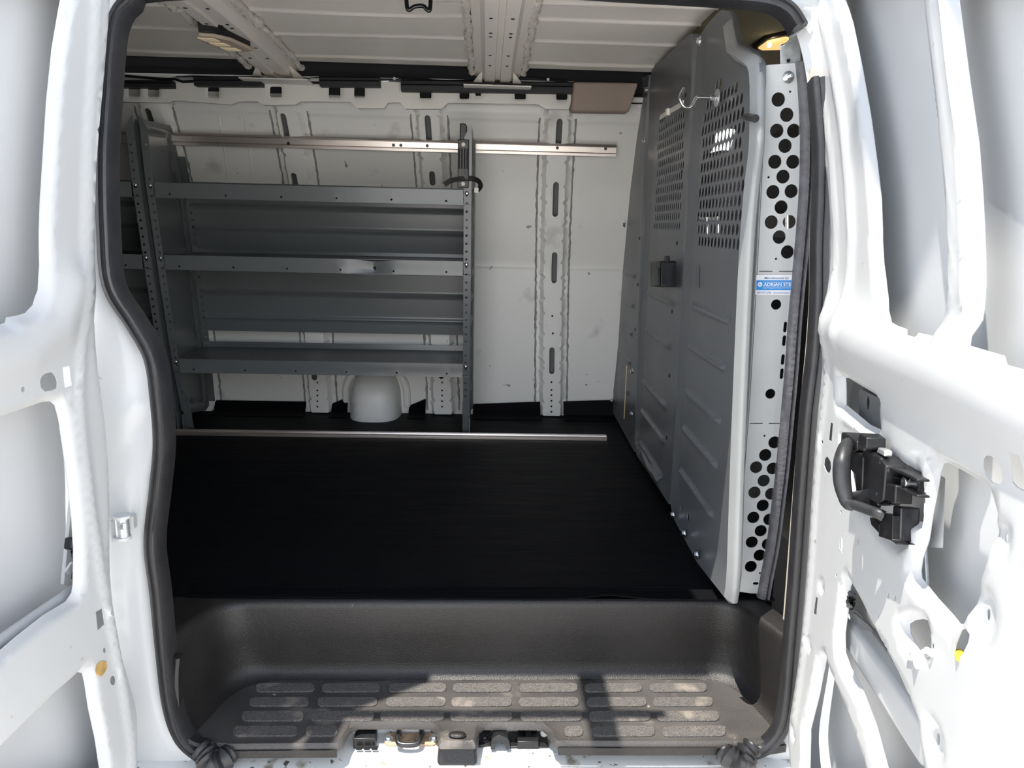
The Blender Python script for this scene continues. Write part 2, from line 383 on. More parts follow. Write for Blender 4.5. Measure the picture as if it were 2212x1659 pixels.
MB().box((-3.0, 2.718, 1.176), (.36, 2.728, 1.24)).build('rail_hole_shade', DARKH, wall, smooth=0)  # dark sheet stands for the shade seen through the rail holes
# ---- ceiling
bys = [float(atRoof(1300, y)[1]) for y in (8, 45, 92, 140)]; bys = [bys[0] - .19] + bys
yy = np.arange(1.44, 2.60, .005)
def roof_pt(x, y):
    d = 0.
    for k, b in enumerate(bys + [1.35, 1.52, 1.69]):
        bb = b + (.010 * math.sin(3.1 * x + k) + .006 * math.sin(7 * x + 2*k)) * (1 if x < -.08 else .15)
        d += .007 * sstep(y, bb - .016, bb) * (1 - sstep(y, bb, bb + .006))
    return (x, y, roofZ(y) - d)
rows = [[roof_pt(x, y) for x in np.linspace(-3.0, .6, 46)] for y in yy]
ceil = struct(MB().grid(rows).build('ceiling', ROOFP, smooth=70, solid=.003, soff=1), 'ribbed bare metal roof skin over the cargo bay', 'ceiling')
MB().box((-3.0, 2.57, 1.28), (2.2, 2.80, 1.29)).box((-3.0, 2.735, 1.21), (.6, 2.745, 1.28)).box((.36, 2.75, 1.18), (2.2, 2.76, 1.28)).build('cantrail_shade', DARKH, ceil, smooth=0)  # dark sheets paint the black shade in the gap above the rail
def bow(xc):
    prof = [(-.075, 0), (-.052, .002), (-.040, .024), (-.010, .025), (-.008, .017), (.008, .017), (.010, .025), (.040, .024), (.052, .002), (.075, 0)]
    ys = np.arange(1.45, 2.69, .03)
    b = MB().grid([[(xc + s, y, roofZ(y) - .008 - h) for s, h in prof] for y in ys]).build('roof_bow', ROOFP, ceil, smooth=35, solid=.002, soff=0)
    for s in (-.085, .083):
        pts = [(xc + s + rng.normal(0, .0025), y, roofZ(y) - .010 - abs(rng.normal(0, .0015))) for y in np.arange(1.47, 2.64, .016)]
        MB().tube(pts, [.007 + abs(rng.normal(0, .0025)) for _ in pts], 7).build('sealant_bead', SEALANT, b)
    for s in (-1, 1):
        MB().prism([(xc + s*.05, 2.60, roofZ(2.6) - .012), (xc + s*.05, 2.685, 1.20), (xc + s*.10, 2.685, 1.20)], (0, .004, .003)).build('gusset', ROOFP, b)
    MB().box((xc - .11, 2.60, 1.199), (xc + .11, 2.69, 1.203)).build('foot_plate', CREAM, b, bevel=.001)
    for y in (1.95, 2.09, 2.125, 2.33, 2.45):
        for s in (-.026, .026): MB().box((xc + s - .004, y - .0035, roofZ(y) - .0345), (xc + s + .004, y + .0035, roofZ(y) - .0335)).build('bow_hole', DARKH, b, smooth=0)
    return b
for xb in (.03, -.688, -1.40, -2.1): bow(xb)
# ---- floor mat with its turned-up far edge
fl = MB()
fl.add([(-3.0, 1.452, 0.), (.62, 1.452, 0.), (.62, 3.02, 0.), (-3.0, 3.02, 0.), (-3.0, 1.452, -.004), (.62, 1.452, -.004)], [(0, 1, 2, 3), (4, 5, 1, 0)])
floor = struct(fl.build('floor', MATR, smooth=0), 'black rubber mat covering the cargo floor', 'floor')
for a, b in (((466, 865, 748, 868)), ((884, 878, 918, 862)), ((1022, 873, 1167, 868)), ((1217, 867, 1325, 864)), ((220, 862, 400, 864))) and [((466, 865), (662, 868)), ((718, 872), (752, 858)), ((884, 877), (920, 862)), ((1022, 873), (1167, 868)), ((1217, 867), (1330, 864)), ((220, 862), (420, 864))]:
    pa, pb = atWall(*a, .012), atWall(*b, .012)
    MB().add([(pa[0], 2.93, .001), (pb[0], 2.93, .001), (pb[0], 2.99, .008), (pa[0], 2.99, .008), (pb[0], pb[1], pb[2]), (pa[0], pa[1], pa[2])], [(0, 1, 2, 3), (3, 2, 4, 5)]).build('turned_up_edge', MATR, floor, smooth=60, solid=.003)
rows = []
for k, y in enumerate(np.linspace(1.448, 1.50, 14)):
    rows.append([(x, y, .0015 + .0016 * math.sin(y * 620 + 1.2 * math.sin(x * 3.)) + .010 * math.exp(-((x - .27) / .06)**2) * math.exp(-((y - 1.452) / .012)**2)) for x in np.linspace(-.60, .50, 60)])
MB().grid(rows).build('wavy_front_edge', MATR, floor, smooth=80, solid=.003)
MB().box((-3.0, 1.47, -.03), (.6, 3.02, -.008)).build('subfloor', DARKH, floor, smooth=0)
# ---- rear closure and unseen near side
struct(MB().box((-3.03, 1.2, -.1), (-3.0, 3.0, 1.3)).build('wall_rear', INNER, smooth=0), 'rear end of the cargo bay beyond the shelves', 'wall')
# ---- near body side with the door opening
seal_px = [(264, 30), (286, 6), (326, -22), (700, -36), (1100, -34), (1350, -20), (1560, -8), (1655, 2), (1700, 24), (1726, 62), (1745, 130), (1760, 230), (1768, 330), (1771, 430), (1770, 530), (1767, 640), (1759, 760), (1746, 890), (1733, 1060), (1721, 1240), (1708, 1400), (1699, 1500), (1686, 1570), (1655, 1610), (1600, 1632), (1200, 1640), (900, 1643), (500, 1645), (440, 1628), (398, 1590), (372, 1520), (357, 1400), (345, 1276), (333, 1170), (344, 1060), (353, 960), (347, 862), (333, 771), (295, 700), (245, 617), (233, 500), (230, 340), (238, 200), (243, 130), (250, 70)]
SY = 1.25
def sideY(z): return float(np.interp(z, [.45, .7, .9, 1.14, 1.25], [1.25, 1.285, 1.335, 1.425, 1.47]))
def sideYv(z): return np.interp(z, [.45, .7, .9, 1.14, 1.25], [1.25, 1.285, 1.335, 1.425, 1.47])
def atSide(px, py, off=0.): return atF(px, py, lambda P: P[1] - (sideY(P[2]) - off))
seal3 = [atSide(x, y) for x, y in seal_px]
hole = [p[[0, 2]] for p in spline(seal3, 4)]
bs_ol = [(-3.0, -.4), (.78, -.4), (.78, 1.24), (-3.0, 1.24)]
pil = [atY(x, y, SY)[[0, 2]] for x, y in ((232, 900), (285, 895), (308, 880))]
groove = [atY(x, y, SY)[[0, 2]] for x, y in ((250, 620), (282, 720), (300, 820), (302, 905), (288, 960), (262, 1010), (258, 1100))]
groove2 = [atY(x, y, SY)[[0, 2]] for x, y in ((300, 1170), (292, 1300), (305, 1400), (330, 1520), (345, 1560))]
def body_relief(P):
    d = dist(P, hole); w = -.016 * (1 - sstep(d, 0, .03))
    w += .008 * np.exp(-(dist(P, pil, False) / .012)**2) - .010 * np.exp(-(dist(P, groove, False) / .016)**2) + .006 * np.exp(-(dist(P, groove2, False) / .012)**2)
    return w
body = sheet(bs_ol, [hole], lambda u, v, w: (u, sideYv(v) - w, v), body_relief, sp=.03, rings=(.008, .018, .03, .045, .06)).build('wall_near', WHITE, smooth=70, solid=.003, soff=1)
struct(body, 'white body side and door pillar around the side opening', 'wall')
MB().box((-3.0, 1.455, 1.17), (.9, 1.50, 1.25)).build('header_rail', PLATE, body, smooth=0)
# roof side gutter outside, above the opening
MB().box((-3.0, 1.42, 1.24), (1.9, 1.52, 1.285)).build('roof_gutter', WHITE, body, bevel=.01)
# ---- cab beyond the partition
cw_ol = [(.56, -.3), (2.2, -.3), (2.2, 1.25), (.56, 1.25)]
win = fillet([(1.19, .80), (1.95, .80), (1.75, 1.10), (1.19, 1.10)], .04); win2 = fillet([(.80, .80), (.885, .80), (.885, 1.12), (.81, 1.12)], .02)
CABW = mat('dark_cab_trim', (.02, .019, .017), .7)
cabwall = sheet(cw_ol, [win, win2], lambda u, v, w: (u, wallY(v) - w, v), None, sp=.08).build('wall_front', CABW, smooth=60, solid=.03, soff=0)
struct(cabwall, 'beige trimmed cab side with the driver window', 'wall')
rows = [[(x, y, roofZ(y) - .02 - .25 * sstep(np.array([x]), 1.0, 2.2)[0]) for y in np.linspace(1.44, 2.72, 14)] for x in np.linspace(.54, 2.2, 14)]
struct(MB().grid(rows).build('trim_1', HEAD, smooth=70, solid=.02, soff=1), 'brown fabric headliner over the cab', 'headliner')
struct(MB().box((.6, 1.2, -.35), (2.2, 3.0, -.3)).box((2.2, 1.2, -.3), (2.25, 3.0, 1.3)).build('trim_2', DARKH, smooth=0), 'dark cab floor and added wall blocking light from the cab front', 'cab floor')  # upright box is added to shut out windscreen light and darken the cab
# ================================================================== THINGS
# ---- step liner and sill
ZT = -.178
Tt = [(-.588, 1.262), (-.520, 1.437), (.535, 1.452), (.602, 1.262)]
Bb = [(-.548, 1.255), (-.507, 1.452), (.552, 1.460), (.592, 1.255)]
def ucont(t, inset, z, rad):
    P = [np.array(a) * (1 - t) + np.array(b) * t for a, b in zip(Tt, Bb)]
    P[0] += (inset, 0); P[3] += (-inset, 0); P[1] += (inset, -inset); P[2] += (-inset, -inset)
    out = list(resample([P[0], P[1]], 1, False))[:1]
    pts = []
    for i, (a, p, b) in enumerate(((P[0], P[1], P[2]), (P[1], P[2], P[3]))):
        da, db = nz(a - p), nz(b - p); s, e = p + da * rad, p + db * rad
        prev = P[0] if i == 0 else pts[-1]
        n = 8 if i == 0 else 30
        pts += [prev + (s - prev) * q for q in np.linspace(0, 1, n, endpoint=False)]
        pts += [(1-q)**2 * s + 2*q*(1-q) * p + q*q * e for q in np.linspace(0, 1, 8)]
    pts += [pts[-1] + (P[3] - pts[-1]) * q for q in np.linspace(0, 1, 9)[1:]]
    return [(p[0], p[1], z) for p in pts]
lv = [(-.0, -.045, -.0015, .012), (0, -.008, -.0015, .03), (0, -.003, -.003, .04), (.02, .002, -.008, .045), (.08, .004, -.018, .05), (.5, 0, -.09, .06), (.85, .0, -.146, .065), (.95, .003, -.163, .07), (1., .009, -.173, .075), (1., .020, ZT, .08)]
rows = [ucont(*l) for l in lv]
t = thing('step_liner', 'black textured plastic step well liner with raised grit pads', 'step liner', (0, 1.34, ZT))
mb = MB().grid(rows)
mb.build('side_walls', LINER, t, smooth=70)
for pl_ in ([(-.75, 1.27), (-.60, 1.27), (-.533, 1.448), (-.533, 1.47), (-.75, 1.47)],): MB().prism([(a, b, -.02) for a, b in pl_], (0, 0, .019)).build('side_flange', LINER, t, smooth=0)
last = rows[-1]
def tz(px, py, z=ZT): return atZ(px, py, z)[[0, 1]]
front = [tz(1697, 1600), tz(1660, 1606), tz(1400, 1607), tz(1205, 1606), tz(1193, 1598), tz(1187, 1580), tz(1170, 1566), tz(1046, 1565), tz(1034, 1574), tz(1030, 1592), tz(1027, 1606), tz(950, 1606), tz(946, 1590), tz(942, 1573), tz(928, 1564), tz(774, 1564), tz(757, 1573), tz(747, 1588), tz(741, 1604), tz(728, 1611), tz(500, 1613), tz(420, 1608), tz(392, 1590)]
ol = [np.array(p[:2]) for p in last] + front
fr = [np.array(p) for p in front]
def lip(P): return .0035 * np.exp(-(dist(P, fr, False) / .008)**2) - .008 * (1 - sstep(dist(P, fr, False), 0, .005))
sheet(ol, [], lambda u, v, w: (u, v, ZT + w), lip, sp=.02, rings=(.0025, .005, .009, .016), rim=.012).build('tread', TREAD, t, smooth=50, normals=True)
for seg in (fr[:4], fr[19:]):
    MB().grid([[(p[0], p[1] - .0015, z) for p in resample(seg, .03, False)] for z in (ZT - .006, ZT - .014, ZT - .021)]).build('front_lip', LINER, t, smooth=50, solid=.003)
pads = [(r[0], [(r[1], a, b) for a, b in r[2]]) for r in (
 (1478, 1497, [(553, 680), (695, 822), (838, 965), (978, 1105), (1121, 1248), (1262, 1387), (1402, 1527)]),
 (1508, 1528, [(538, 667), (685, 815), (833, 963), (975, 1106), (1120, 1250), (1267, 1397), (1410, 1540)]),
 (1538, 1560, [(522, 655), (670, 808), (821, 960), (972, 1107), (1124, 1258), (1272, 1405), (1419, 1554)]),
 (1570, 1593, [(503, 643), (660, 730), (1219, 1260), (1278, 1415), (1430, 1568)]))]
for y0, items in pads:
    for y1, x0, x1 in items:
        q = [tz(*c) for c in ((x0, y0), (x1, y0 - 1), (x1, y1 - 1), (x0, y1))]
        q = fillet(q, .013, 5)
        MB().prism([(p[0], p[1], ZT - .001) for p in q], (0, 0, .0042)).build('tread_pad', PAD, t, bevel=.0015)
MB().sweep(spline([atY(385, 1418, 1.24), atY(382, 1470, 1.24), atY(388, 1560, 1.24), atY(408, 1596, 1.235), atY(450, 1612, 1.23)], 5, False), [(-.005, -.012), (-.005, .006), (0, .009), (.005, .006), (.005, -.012)]).build('side_lip', LINER, t)
MB().ball(atZ(988, 1587, ZT + .004), .012, sc=(1.4, .8, .35)).build('plug', LINER, t)
hang = [atZ(x, y, z) for x, y, z in ((948, 1604, ZT), (1027, 1604, ZT))]
MB().prism([(hang[0][0], 1.262, ZT - .002), (hang[1][0], 1.262, ZT - .002), (hang[1][0] + .004, 1.236, ZT - .048), (hang[0][0] - .004, 1.236, ZT - .048), (hang[0][0], 1.28, ZT - .048), (hang[1][0], 1.28, ZT - .048)][:4], (0, .03, .0)).build('tongue', LINER, t, bevel=.006, bseg=3)
# sill
sy = [(1.46, -.222), (1.30, -.222), (1.245, -.224), (1.238, -.227), (1.20, -.232), (1.18, -.24), (1.165, -.26), (1.16, -.40)]
sill = MB().grid([[(x, y, z) for x in np.linspace(-.70, .78, 40)] for y, z in sy]).build('trim_3', SILL, smooth=50, solid=.003, soff=1)
MB().box((-.30, 1.325, -.222), (.16, 1.335, ZT - .008)).build('sill_riser', SILL, sill, smooth=0)
struct(sill, 'scuffed white painted door sill below the step', 'sill')
ZS = -.222
def onsill(px, py, dz=0.): return atZ(px, py, ZS + dz)
# striker
t = thing('door_striker', 'rusty plate with dark looped steel striker bolted on the sill', 'striker', onsill(885, 1598))
q = fillet([onsill(*p)[:2] for p in ((833, 1587), (944, 1587), (946, 1606), (936, 1612), (836, 1612), (829, 1606))], .006)
MB().prism([(p[0], p[1], ZS) for p in q], (0, 0, .004)).build('plate', RUST, t, bevel=.001)
a, b = onsill(862, 1588, .004), onsill(911, 1588, .004)
lp = spline([a, a + (0, -.004, .012), a + (.001, -.03, .012), a + (.008, -.04, .010), b + (-.008, -.04, .010), b + (-.001, -.03, .012), b + (0, -.004, .012), b], 5, False)
MB().tube(lp, .0052, 10).build('loop', IRON, t)
for p in ((839, 1597), (937, 1596)):
    c = onsill(*p, .004); MB().cyl(c, c + (0, 0, .002), .009, 16).build('washer', GALV, t); MB().cyl(c + (0, 0, .002), c + (0, 0, .007), .006, 6).build('bolt_head', GALV, t, smooth=0)
def slab(polypx, z0, z1, name, m, t, bev=.0015):
    q = [onsill(*p, z0 - ZS)[:2] for p in polypx]
    return MB().prism([(p[0], p[1], z0) for p in q], (0, 0, z1 - z0)).build(name, m, t, bevel=bev)
t = thing('contact_block', 'black plastic contact block with three slots left of rusty striker', 'connector', onsill(788, 1600))
slab([(771, 1590), (816, 1590), (812, 1617), (763, 1618)], ZS, ZS + .022, 'body', BLACK, t, .002)
slab([(773, 1584), (815, 1584), (815, 1592), (772, 1592)], ZS, ZS + .028, 'rear_ridge', BLACK, t, .002)
for k in range(3):
    c = onsill(769 + 17*k, 1618, .006); MB().box((c[0], c[1] - .0005, ZS + .004), (c[0] + .011, c[1] + .004, ZS + .010)).build('slot', DARKH, t, smooth=0)
t = thing('latch_bracket', 'black bracket with arched bridge and screw at the middle of the sill', 'bracket', onsill(1060, 1600))
slab([(1036, 1577), (1062, 1577), (1060, 1612), (1034, 1616)], ZS, ZS + .006, 'foot', BLACK, t)
ar = [onsill(1064, 1614, .001), onsill(1065, 1600, .012), onsill(1068, 1590, .022), onsill(1080, 1586, .026), onsill(1092, 1590, .022), onsill(1096, 1600, .012), onsill(1098, 1614, .001)]
MB().sweep(spline(ar, 4, False), [(-.004, -.018), (-.004, .014), (.004, .014), (.004, -.018)], (0, -1, .2)).build('arched_bridge', BLACK, t, bevel=.002)
c = onsill(1047, 1597, .006); MB().cyl(c, c + (0, 0, .003), .010, 16).build('washer', IRON, t); MB().cyl(c + (0, 0, .003), c + (0, 0, .008), .006, 6).build('bolt_head', IRON, t, smooth=0)
t = thing('screw_block', 'black plastic guide block with two screws at right end of the sill notch', 'guide block', onsill(1140, 1600))
slab([(1098, 1580), (1180, 1580), (1186, 1616), (1098, 1617)], ZS, ZS + .004, 'base_plate', BLACK, t)
slab([(1118, 1577), (1160, 1577), (1160, 1585), (1118, 1585)], ZS, ZS + .026, 'rear_ridge', BLACK, t)
slab([(1117, 1607), (1163, 1607), (1163, 1618), (1117, 1618)], ZS, ZS + .016, 'front_ridge', BLACK, t)
slab([(1135, 1585), (1146, 1585), (1146, 1608), (1135, 1608)], ZS, ZS + .014, 'rib', BLACK, t)
for p in ((1124, 1596), (1156, 1595)):
    c = onsill(*p, .004); MB().cyl(c, c + (0, 0, .005), .009, 16).build('screw', IRON, t, bevel=.001)
t = tag(MB().cyl(onsill(1175, 1584, 0), onsill(1175, 1584, .012), .010, 8, .007).build('clip', TIE, bevel=.001), 'small cream plastic clip behind the screw block on the sill', 'clip')

# ---- weatherstrip of the door opening
sp3 = spline(seal3, 6)
i0 = 0
def seal_sweep(pts, prof, name, m, parent=None): return MB().sweep(pts, prof, (0, -1, 0)).build(name, m, parent, smooth=60)
ws = thing('door_weatherstrip', 'black rubber weatherstrip running round the side door opening', 'weatherstrip', (0, SY, .45))
pr = [(-.015, .012), (-.017, -.01), (.017, -.01), (.016, .004), (.012, .014), (.006, .015), (.003, .010), (0, .010), (-.004, .020), (-.010, .021)]
left = [p for p in spline([atSide(x, y, .007) for x, y in seal_px[seal_px.index((440, 1628)):] + seal_px[:10]], 6, False)]
MB().sweep(left, [(a, b) for a, b in pr]).build('bulb', SEALR, ws, smooth=60)
right_px = [(1762, 175), (1769, 260), (1774, 330), (1773, 430), (1769, 520), (1768, 640), (1761, 760), (1746, 890), (1733, 1060), (1721, 1240), (1708, 1400), (1700, 1500), (1686, 1568), (1655, 1608), (1618, 1624)]
MB().sweep(spline([atSide(x, y, .007) for x, y in right_px], 8, False), [(-.012, .012), (-.012, -.01), (.012, -.01), (.012, .012), (.008, .016), (.002, .012), (-.002, .017), (-.008, .016)]).build('bulb', SEALR, ws, smooth=60)
for cx, cy, flip in ((462, 1634, 1), (1598, 1632, -1)):
    pts = [atY(cx - 30 * flip, cy - 22, 1.235), atY(cx - 12 * flip, cy - 2, 1.225), atY(cx, cy + 14, 1.215), atY(cx + 20 * flip, cy + 6, 1.22), atY(cx + 36 * flip, cy - 10, 1.235)]
    q = spline(pts, 5, False); MB().tube(q, [.012 + .008 * math.sin(i * 1.1)**2 + .008 * math.sin(math.pi * i / (len(q) - 1)) for i in range(len(q))], 12).build('folded_end', SEALR, ws)

# ---- shelving
FZ = [-.02, .08, .28, .57, .87, 1.06, 1.2]; FYv = [2.74, 2.71, 2.655, 2.60, 2.55, 2.535, 2.52]
def fY(z): return float(np.interp(z, FZ, FYv))
BZ = [0, .3, .6, .87, .98, 1.06, 1.2]; BYv = [2.985, 2.955, 2.915, 2.87, 2.82, 2.79, 2.6]
def bY(z): return float(np.interp(z, BZ, BYv))
XL, XR = -1.091, -.050
LIPS = [(float(atY(600, 400.5, 2.55)[2]), 'top'), (float(atY(600, 556, 2.59)[2]), 'mid'), (float(atY(600, 779, 2.655)[2]), 'low')]
def make_shelf():
    t = thing('shelving_unit', 'dark grey three-tier steel shelving unit with creased back panels, beside the bare wall', 'shelving unit', ((XL + XR) / 2, 2.8, 0), 'steel shelving units along the far wall')
    for s, X in ((1, XL), (-1, XR)):
        # side panel in the YZ plane: a pan with a turned rim
        zz = np.linspace(.07, 1.035, 24)
        ol = [(fY(z), z) for z in zz] + [(2.540, 1.050), (2.552, 1.060), (2.775, 1.068), (2.79, 1.055)] + [(bY(z), z) for z in zz[::-1] if z < 1.01] + [(bY(.05), .03), (bY(.05) - .04, .02), (fY(.07) + .06, .05)]
        pl = sheet(ol, [], lambda u, v, w, X=X, s=s: (X + s * (.000 + w), u, v), lambda P: -.010 * sstep(dist(P, ol), .022, .034) * (P[:, 1] > .05), sp=.03, rings=(.012, .022, .028, .034)).build('side_panel', SHELF, t, smooth=40, solid=.002, soff=0)
        hol = []; zh = np.arange(.15, 1.0, .026)
        for z in zh: hol.append(circ((.0145, z), .0042, 8))
        fw = .024
        fo = [(0, .075), (fw, .075), (fw, 1.03), (fw - .012, 1.055), (0, 1.07)]
        if s > 0: hol = hol
        sheet(fo, hol, lambda u, v, w, X=X, s=s: (X + s * u, fY(v) - .001 - w, v), None, sp=.06).build('front_flange', SHELF, t, smooth=30, solid=.002, soff=-1)
        hb = [circ((.014, z), .0042, 8) for z in np.arange(.31, .86, .026)]
        sheet([(0, .05), (.026, .05), (.026, .97), (0, .97)], hb, lambda u, v, w, X=X, s=s: (X + s * u, bY(v) - .003 - w, v), None, sp=.06).build('rear_flange', SHELF, t, smooth=30, solid=.002, soff=-1)
        # foot
        f0 = fY(.1)
        ft = [(f0 - .004, .11), (f0 + .012, .115), (2.757, .02), (2.757, 0.0), (2.745, 0), (2.742, .02)]
        MB().sweep([(X + s * .013, fY(.125) + .012, .125), (X + s * .013, fY(.1) + .014, .10), (X + s * .013, 2.735, .04), (X + s * .013, 2.748, .0)], [(-.013, -.003), (-.013, .003), (.013, .003), (.013, -.003)]).build('foot', SHELF, t, bevel=.001)
        MB().box((X - .002 if s > 0 else X - .002, 2.715, .0), (X + .002, 2.80, .06)).build('foot_gusset', SHELF, t, smooth=0)
    for zt, kind in LIPS:
        y0 = fY(zt); y1 = bY(zt) - .006; hl = .048
        # tray
        prof = [(y0 + .004, zt - .0005), (y0 + .03, zt - .001), (y0 + .035, zt - .004), (y1 - .02, zt - .004), (y1 - .006, zt - .002), (y1 - .004, zt + .018), (y1, zt + .018)]
        MB().grid([[(x, y, z) for x in np.linspace(XL + .003, XR - .003, 12)] for y, z in prof]).build('shelf_tray', SHELF, t, smooth=35, solid=.0015, soff=0)
        def dent(P, kind=kind):
            w = -.0025 * np.exp(-((P[:, 1] + .028) / .003)**2)
            w = w + .004 * sstep(P[:, 1], -.004, 0) * 0
            if kind == 'mid': w = w - .016 * np.exp(-((P[:, 0] + .392) / .05)**2) * (1 - np.abs((P[:, 1] + .02) / .06)) - .006 * np.exp(-((P[:, 0] + .37) / .012)**2)
            return w
        xs = [XL + .075 + k * .177 for k in range(6)]
        ex = [(x, v) for x in np.linspace(XL + .01, XR - .01, 90) for v in (-.022, -.025, -.028, -.031, -.034)]
        o = sheet([(XL + .028, -hl), (XR - .026, -hl), (XR - .026, 0), (XL + .028, 0)], [circ((x, -.036), .0036, 8) for x in xs if XL + .04 < x < XR - .03], lambda u, v, w, y0=y0, zt=zt: (u, y0 - .004 - w + .15 * 0, zt + v - (.006 * math.exp(-((u + .37) / .05)**2) if kind == 'mid' else 0)), dent, sp=.02, extra=ex)
        lp = o.build('shelf_lip', SHELF, t, smooth=40, solid=.0015, soff=-1)
        MB().box((XL + .003, y0 - .003, zt - hl), (XR - .002, y0 + .018, zt - hl + .002)).build('lip_return', SHELF, lp, smooth=0)
        MB().box((XL + .03, y0 + .012, zt - hl + .002), (XR - .028, y0 + .014, zt - .006)).build('lip_hole_shade', DARKH, lp, smooth=0)  # dark strip paints the unlit inside behind the lip holes
        for X, s in ((XL, 1), (XR, -1)):
            c = np.array((X + s * .014, y0 - .004, zt - .010)); MB().ball(c, .0068, sc=(1, .6, 1)).build('bolt', ZINC, t)
    zl = [l[0] for l in LIPS]
    for (za, zb, cr) in ((zl[1] + .012, zl[0] - .02, (.22, .62)), (zl[2] + .062, zl[1] - .02, (.13, .46, .81))):
        zz = np.arange(za, zb, .004)
        def rel(z): return sum(.006 * math.exp(-(((z - (zb - (zb - za) * c)) / .006)**2)) for c in cr)
        MB().grid([[(x, bY(z) - .012 - rel(z), z) for x in (XL + .024, XL + .3, -.6, XR - .02)] for z in zz]).build('back_panel', SHELF, t, smooth=30, solid=.0012, soff=0)
    return t
sh = make_shelf()
sh2 = copy_tree(sh); sh2.location.x -= 1.060
sh2['label'] = 'dark shelving unit mostly hidden behind the left edge of the door opening'

# ---- rails
def rail_sweep(name, y_of, X0, X1, prof, label, holes=()):
    t = thing(name, label, 'rail', ((X0 + X1) / 2, y_of[0], y_of[1]))
    MB().sweep([(X0, *y_of), (X1, *y_of)], prof, (0, -1, 0)).build('extrusion', ALU, t, bevel=.0008)
    return t
p0, p1 = atWall(390, 305, .05), atWall(1332, 321, .05)
zr = (p0[2] + p1[2]) / 2; yr = wallY(zr) - .036
E0 = [(-.021, -.002), (-.021, .012), (-.011, .014), (-.011, .008), (-.009, .008), (-.009, .014), (.011, .016), (.011, .008), (.013, .008), (.013, .015), (.021, .012), (.021, -.002)]
t = rail_sweep('wall_rail', (yr, zr), -2.2, p1[0], [(a, b) for a, b in E0], 'long grooved aluminium rail across the far wall above the shelves')
for px in (623, 850, 866, 923, 1204, 1308):
    c = atY(px, 305 + (px - 390) * .0168 + 1, yr - .016); MB().cyl(c, c + (0, -.0025, 0), .0055, 12).build('screw', IRON, t)
p0, p1 = atZ(445, 934, .008), atZ(1308, 942, .008)
yr2 = float((p0[1] + p1[1]) / 2) - .005
E1 = [(-.010, 0), (-.010, .006), (-.004, .008), (-.004, .014), (.0, .014), (.0, .006), (.010, .006), (.010, -.02), (-.010, -.02)]
t = thing('floor_rail', 'low aluminium rail lying across the mat along the shelf feet', 'rail', (0, yr2, 0))
MB().sweep([(-1.5, yr2, .0), (p1[0], yr2, .0)], [(-.022, .0), (-.022, .010), (-.014, .012), (-.012, .018), (-.008, .018), (-.006, .008), (.004, .008), (.006, .016), (.010, .016), (.012, .0)], (0, 0, 1)).build('extrusion', ALU, t, bevel=.0008)
for px in (1296, 1302): MB().cyl(atZ(px, 943, .010), atZ(px, 943, .0135), .003, 8).build('rivet', IRON, t)

# ---- black holder and strap on the shelf upright
uY = lambda z: fY(z) - .012
t = thing('tool_holder', 'black ribbed plastic holder bolted to the top of the shelf upright', 'holder', (XR, 2.6, .95))
za, zb = float(atY(1000, 302, 2.535)[2]), float(atY(1002, 406, 2.545)[2])
xa = lambda y: float(atY(y[0], y[1], 2.53)[0])
x0, x1 = xa((989, 330)), xa((1013, 330))
MB().add([(x0, fY(za) - .004, za), (x1, fY(za) - .004, za), (x1, fY(zb) - .004, zb), (x0, fY(zb) - .004, zb), (x0, fY(za) - .018, za), (x1, fY(za) - .018, za), (x1, fY(zb) - .018, zb), (x0, fY(zb) - .018, zb)], [(0,1,2,3),(7,6,5,4),(0,4,5,1),(1,5,6,2),(2,6,7,3),(3,7,4,0)]).build('body', BLACK, t, bevel=.002)
for k in range(4):
    x = x0 + (x1 - x0) * (.14 + .24 * k); MB().tube([(x, fY(z) - .019, z) for z in (za - .028, za - .09)], .0022, 8).build('rib', BLACK, t)
zb1, zb2 = za - .016, zb + .012
for z in (zb1, zb2): MB().ball((( x0 + x1) / 2, fY(z) - .019, z), .007, sc=(1, .5, 1)).build('rivet', TIE, t)
xm = (x0 + x1) / 2
t = thing('strap', 'dark webbing strap looped behind the black holder on the upright', 'strap', (xm, 2.6, .9))
sz = float(atY(1003, 389, 2.63)[2])
pts = [atY(960, 399, 2.515), atY(972, 391, 2.515), atY(990, 387, 2.525), atY(1004, 386, 2.53), atY(1020, 386, 2.535), atY(1033, 391, 2.555), atY(1038, 402, 2.575), atY(1030, 414, 2.545)]
MB().sweep(spline(pts[:4], 5, False), [(-.008, -.001), (-.008, .001), (.008, .001), (.008, -.001)], (0, -1, .1)).build('short_end', REDB, t)
MB().sweep(spline(pts[3:], 6, False), [(-.008, -.001), (-.008, .001), (.008, .001), (.008, -.001)], (-.3, -1, .1)).build('long_end', REDB, t)
c = atY(1029, 411, 2.543); MB().box(c + (-.007, -.003, -.008), c + (.007, .003, .008)).build('buckle', TIE, t, bevel=.001)
# upright extension above
t = thing('upright_cap', 'grey rounded bar standing above the black holder', 'bar', (xm, 2.57, 1.05))
zt2 = float(atY(1000, 266, 2.535)[2])
MB().prism([(xm - .012, fY(za), za - .01), (xm + .010, fY(za), za - .01), (xm + .010, 2.535, zt2 - .008), (xm + .004, 2.535, zt2), (xm - .012, 2.535, zt2)], (0, .06, .0)).build('bar', BLACK, t, bevel=.003)

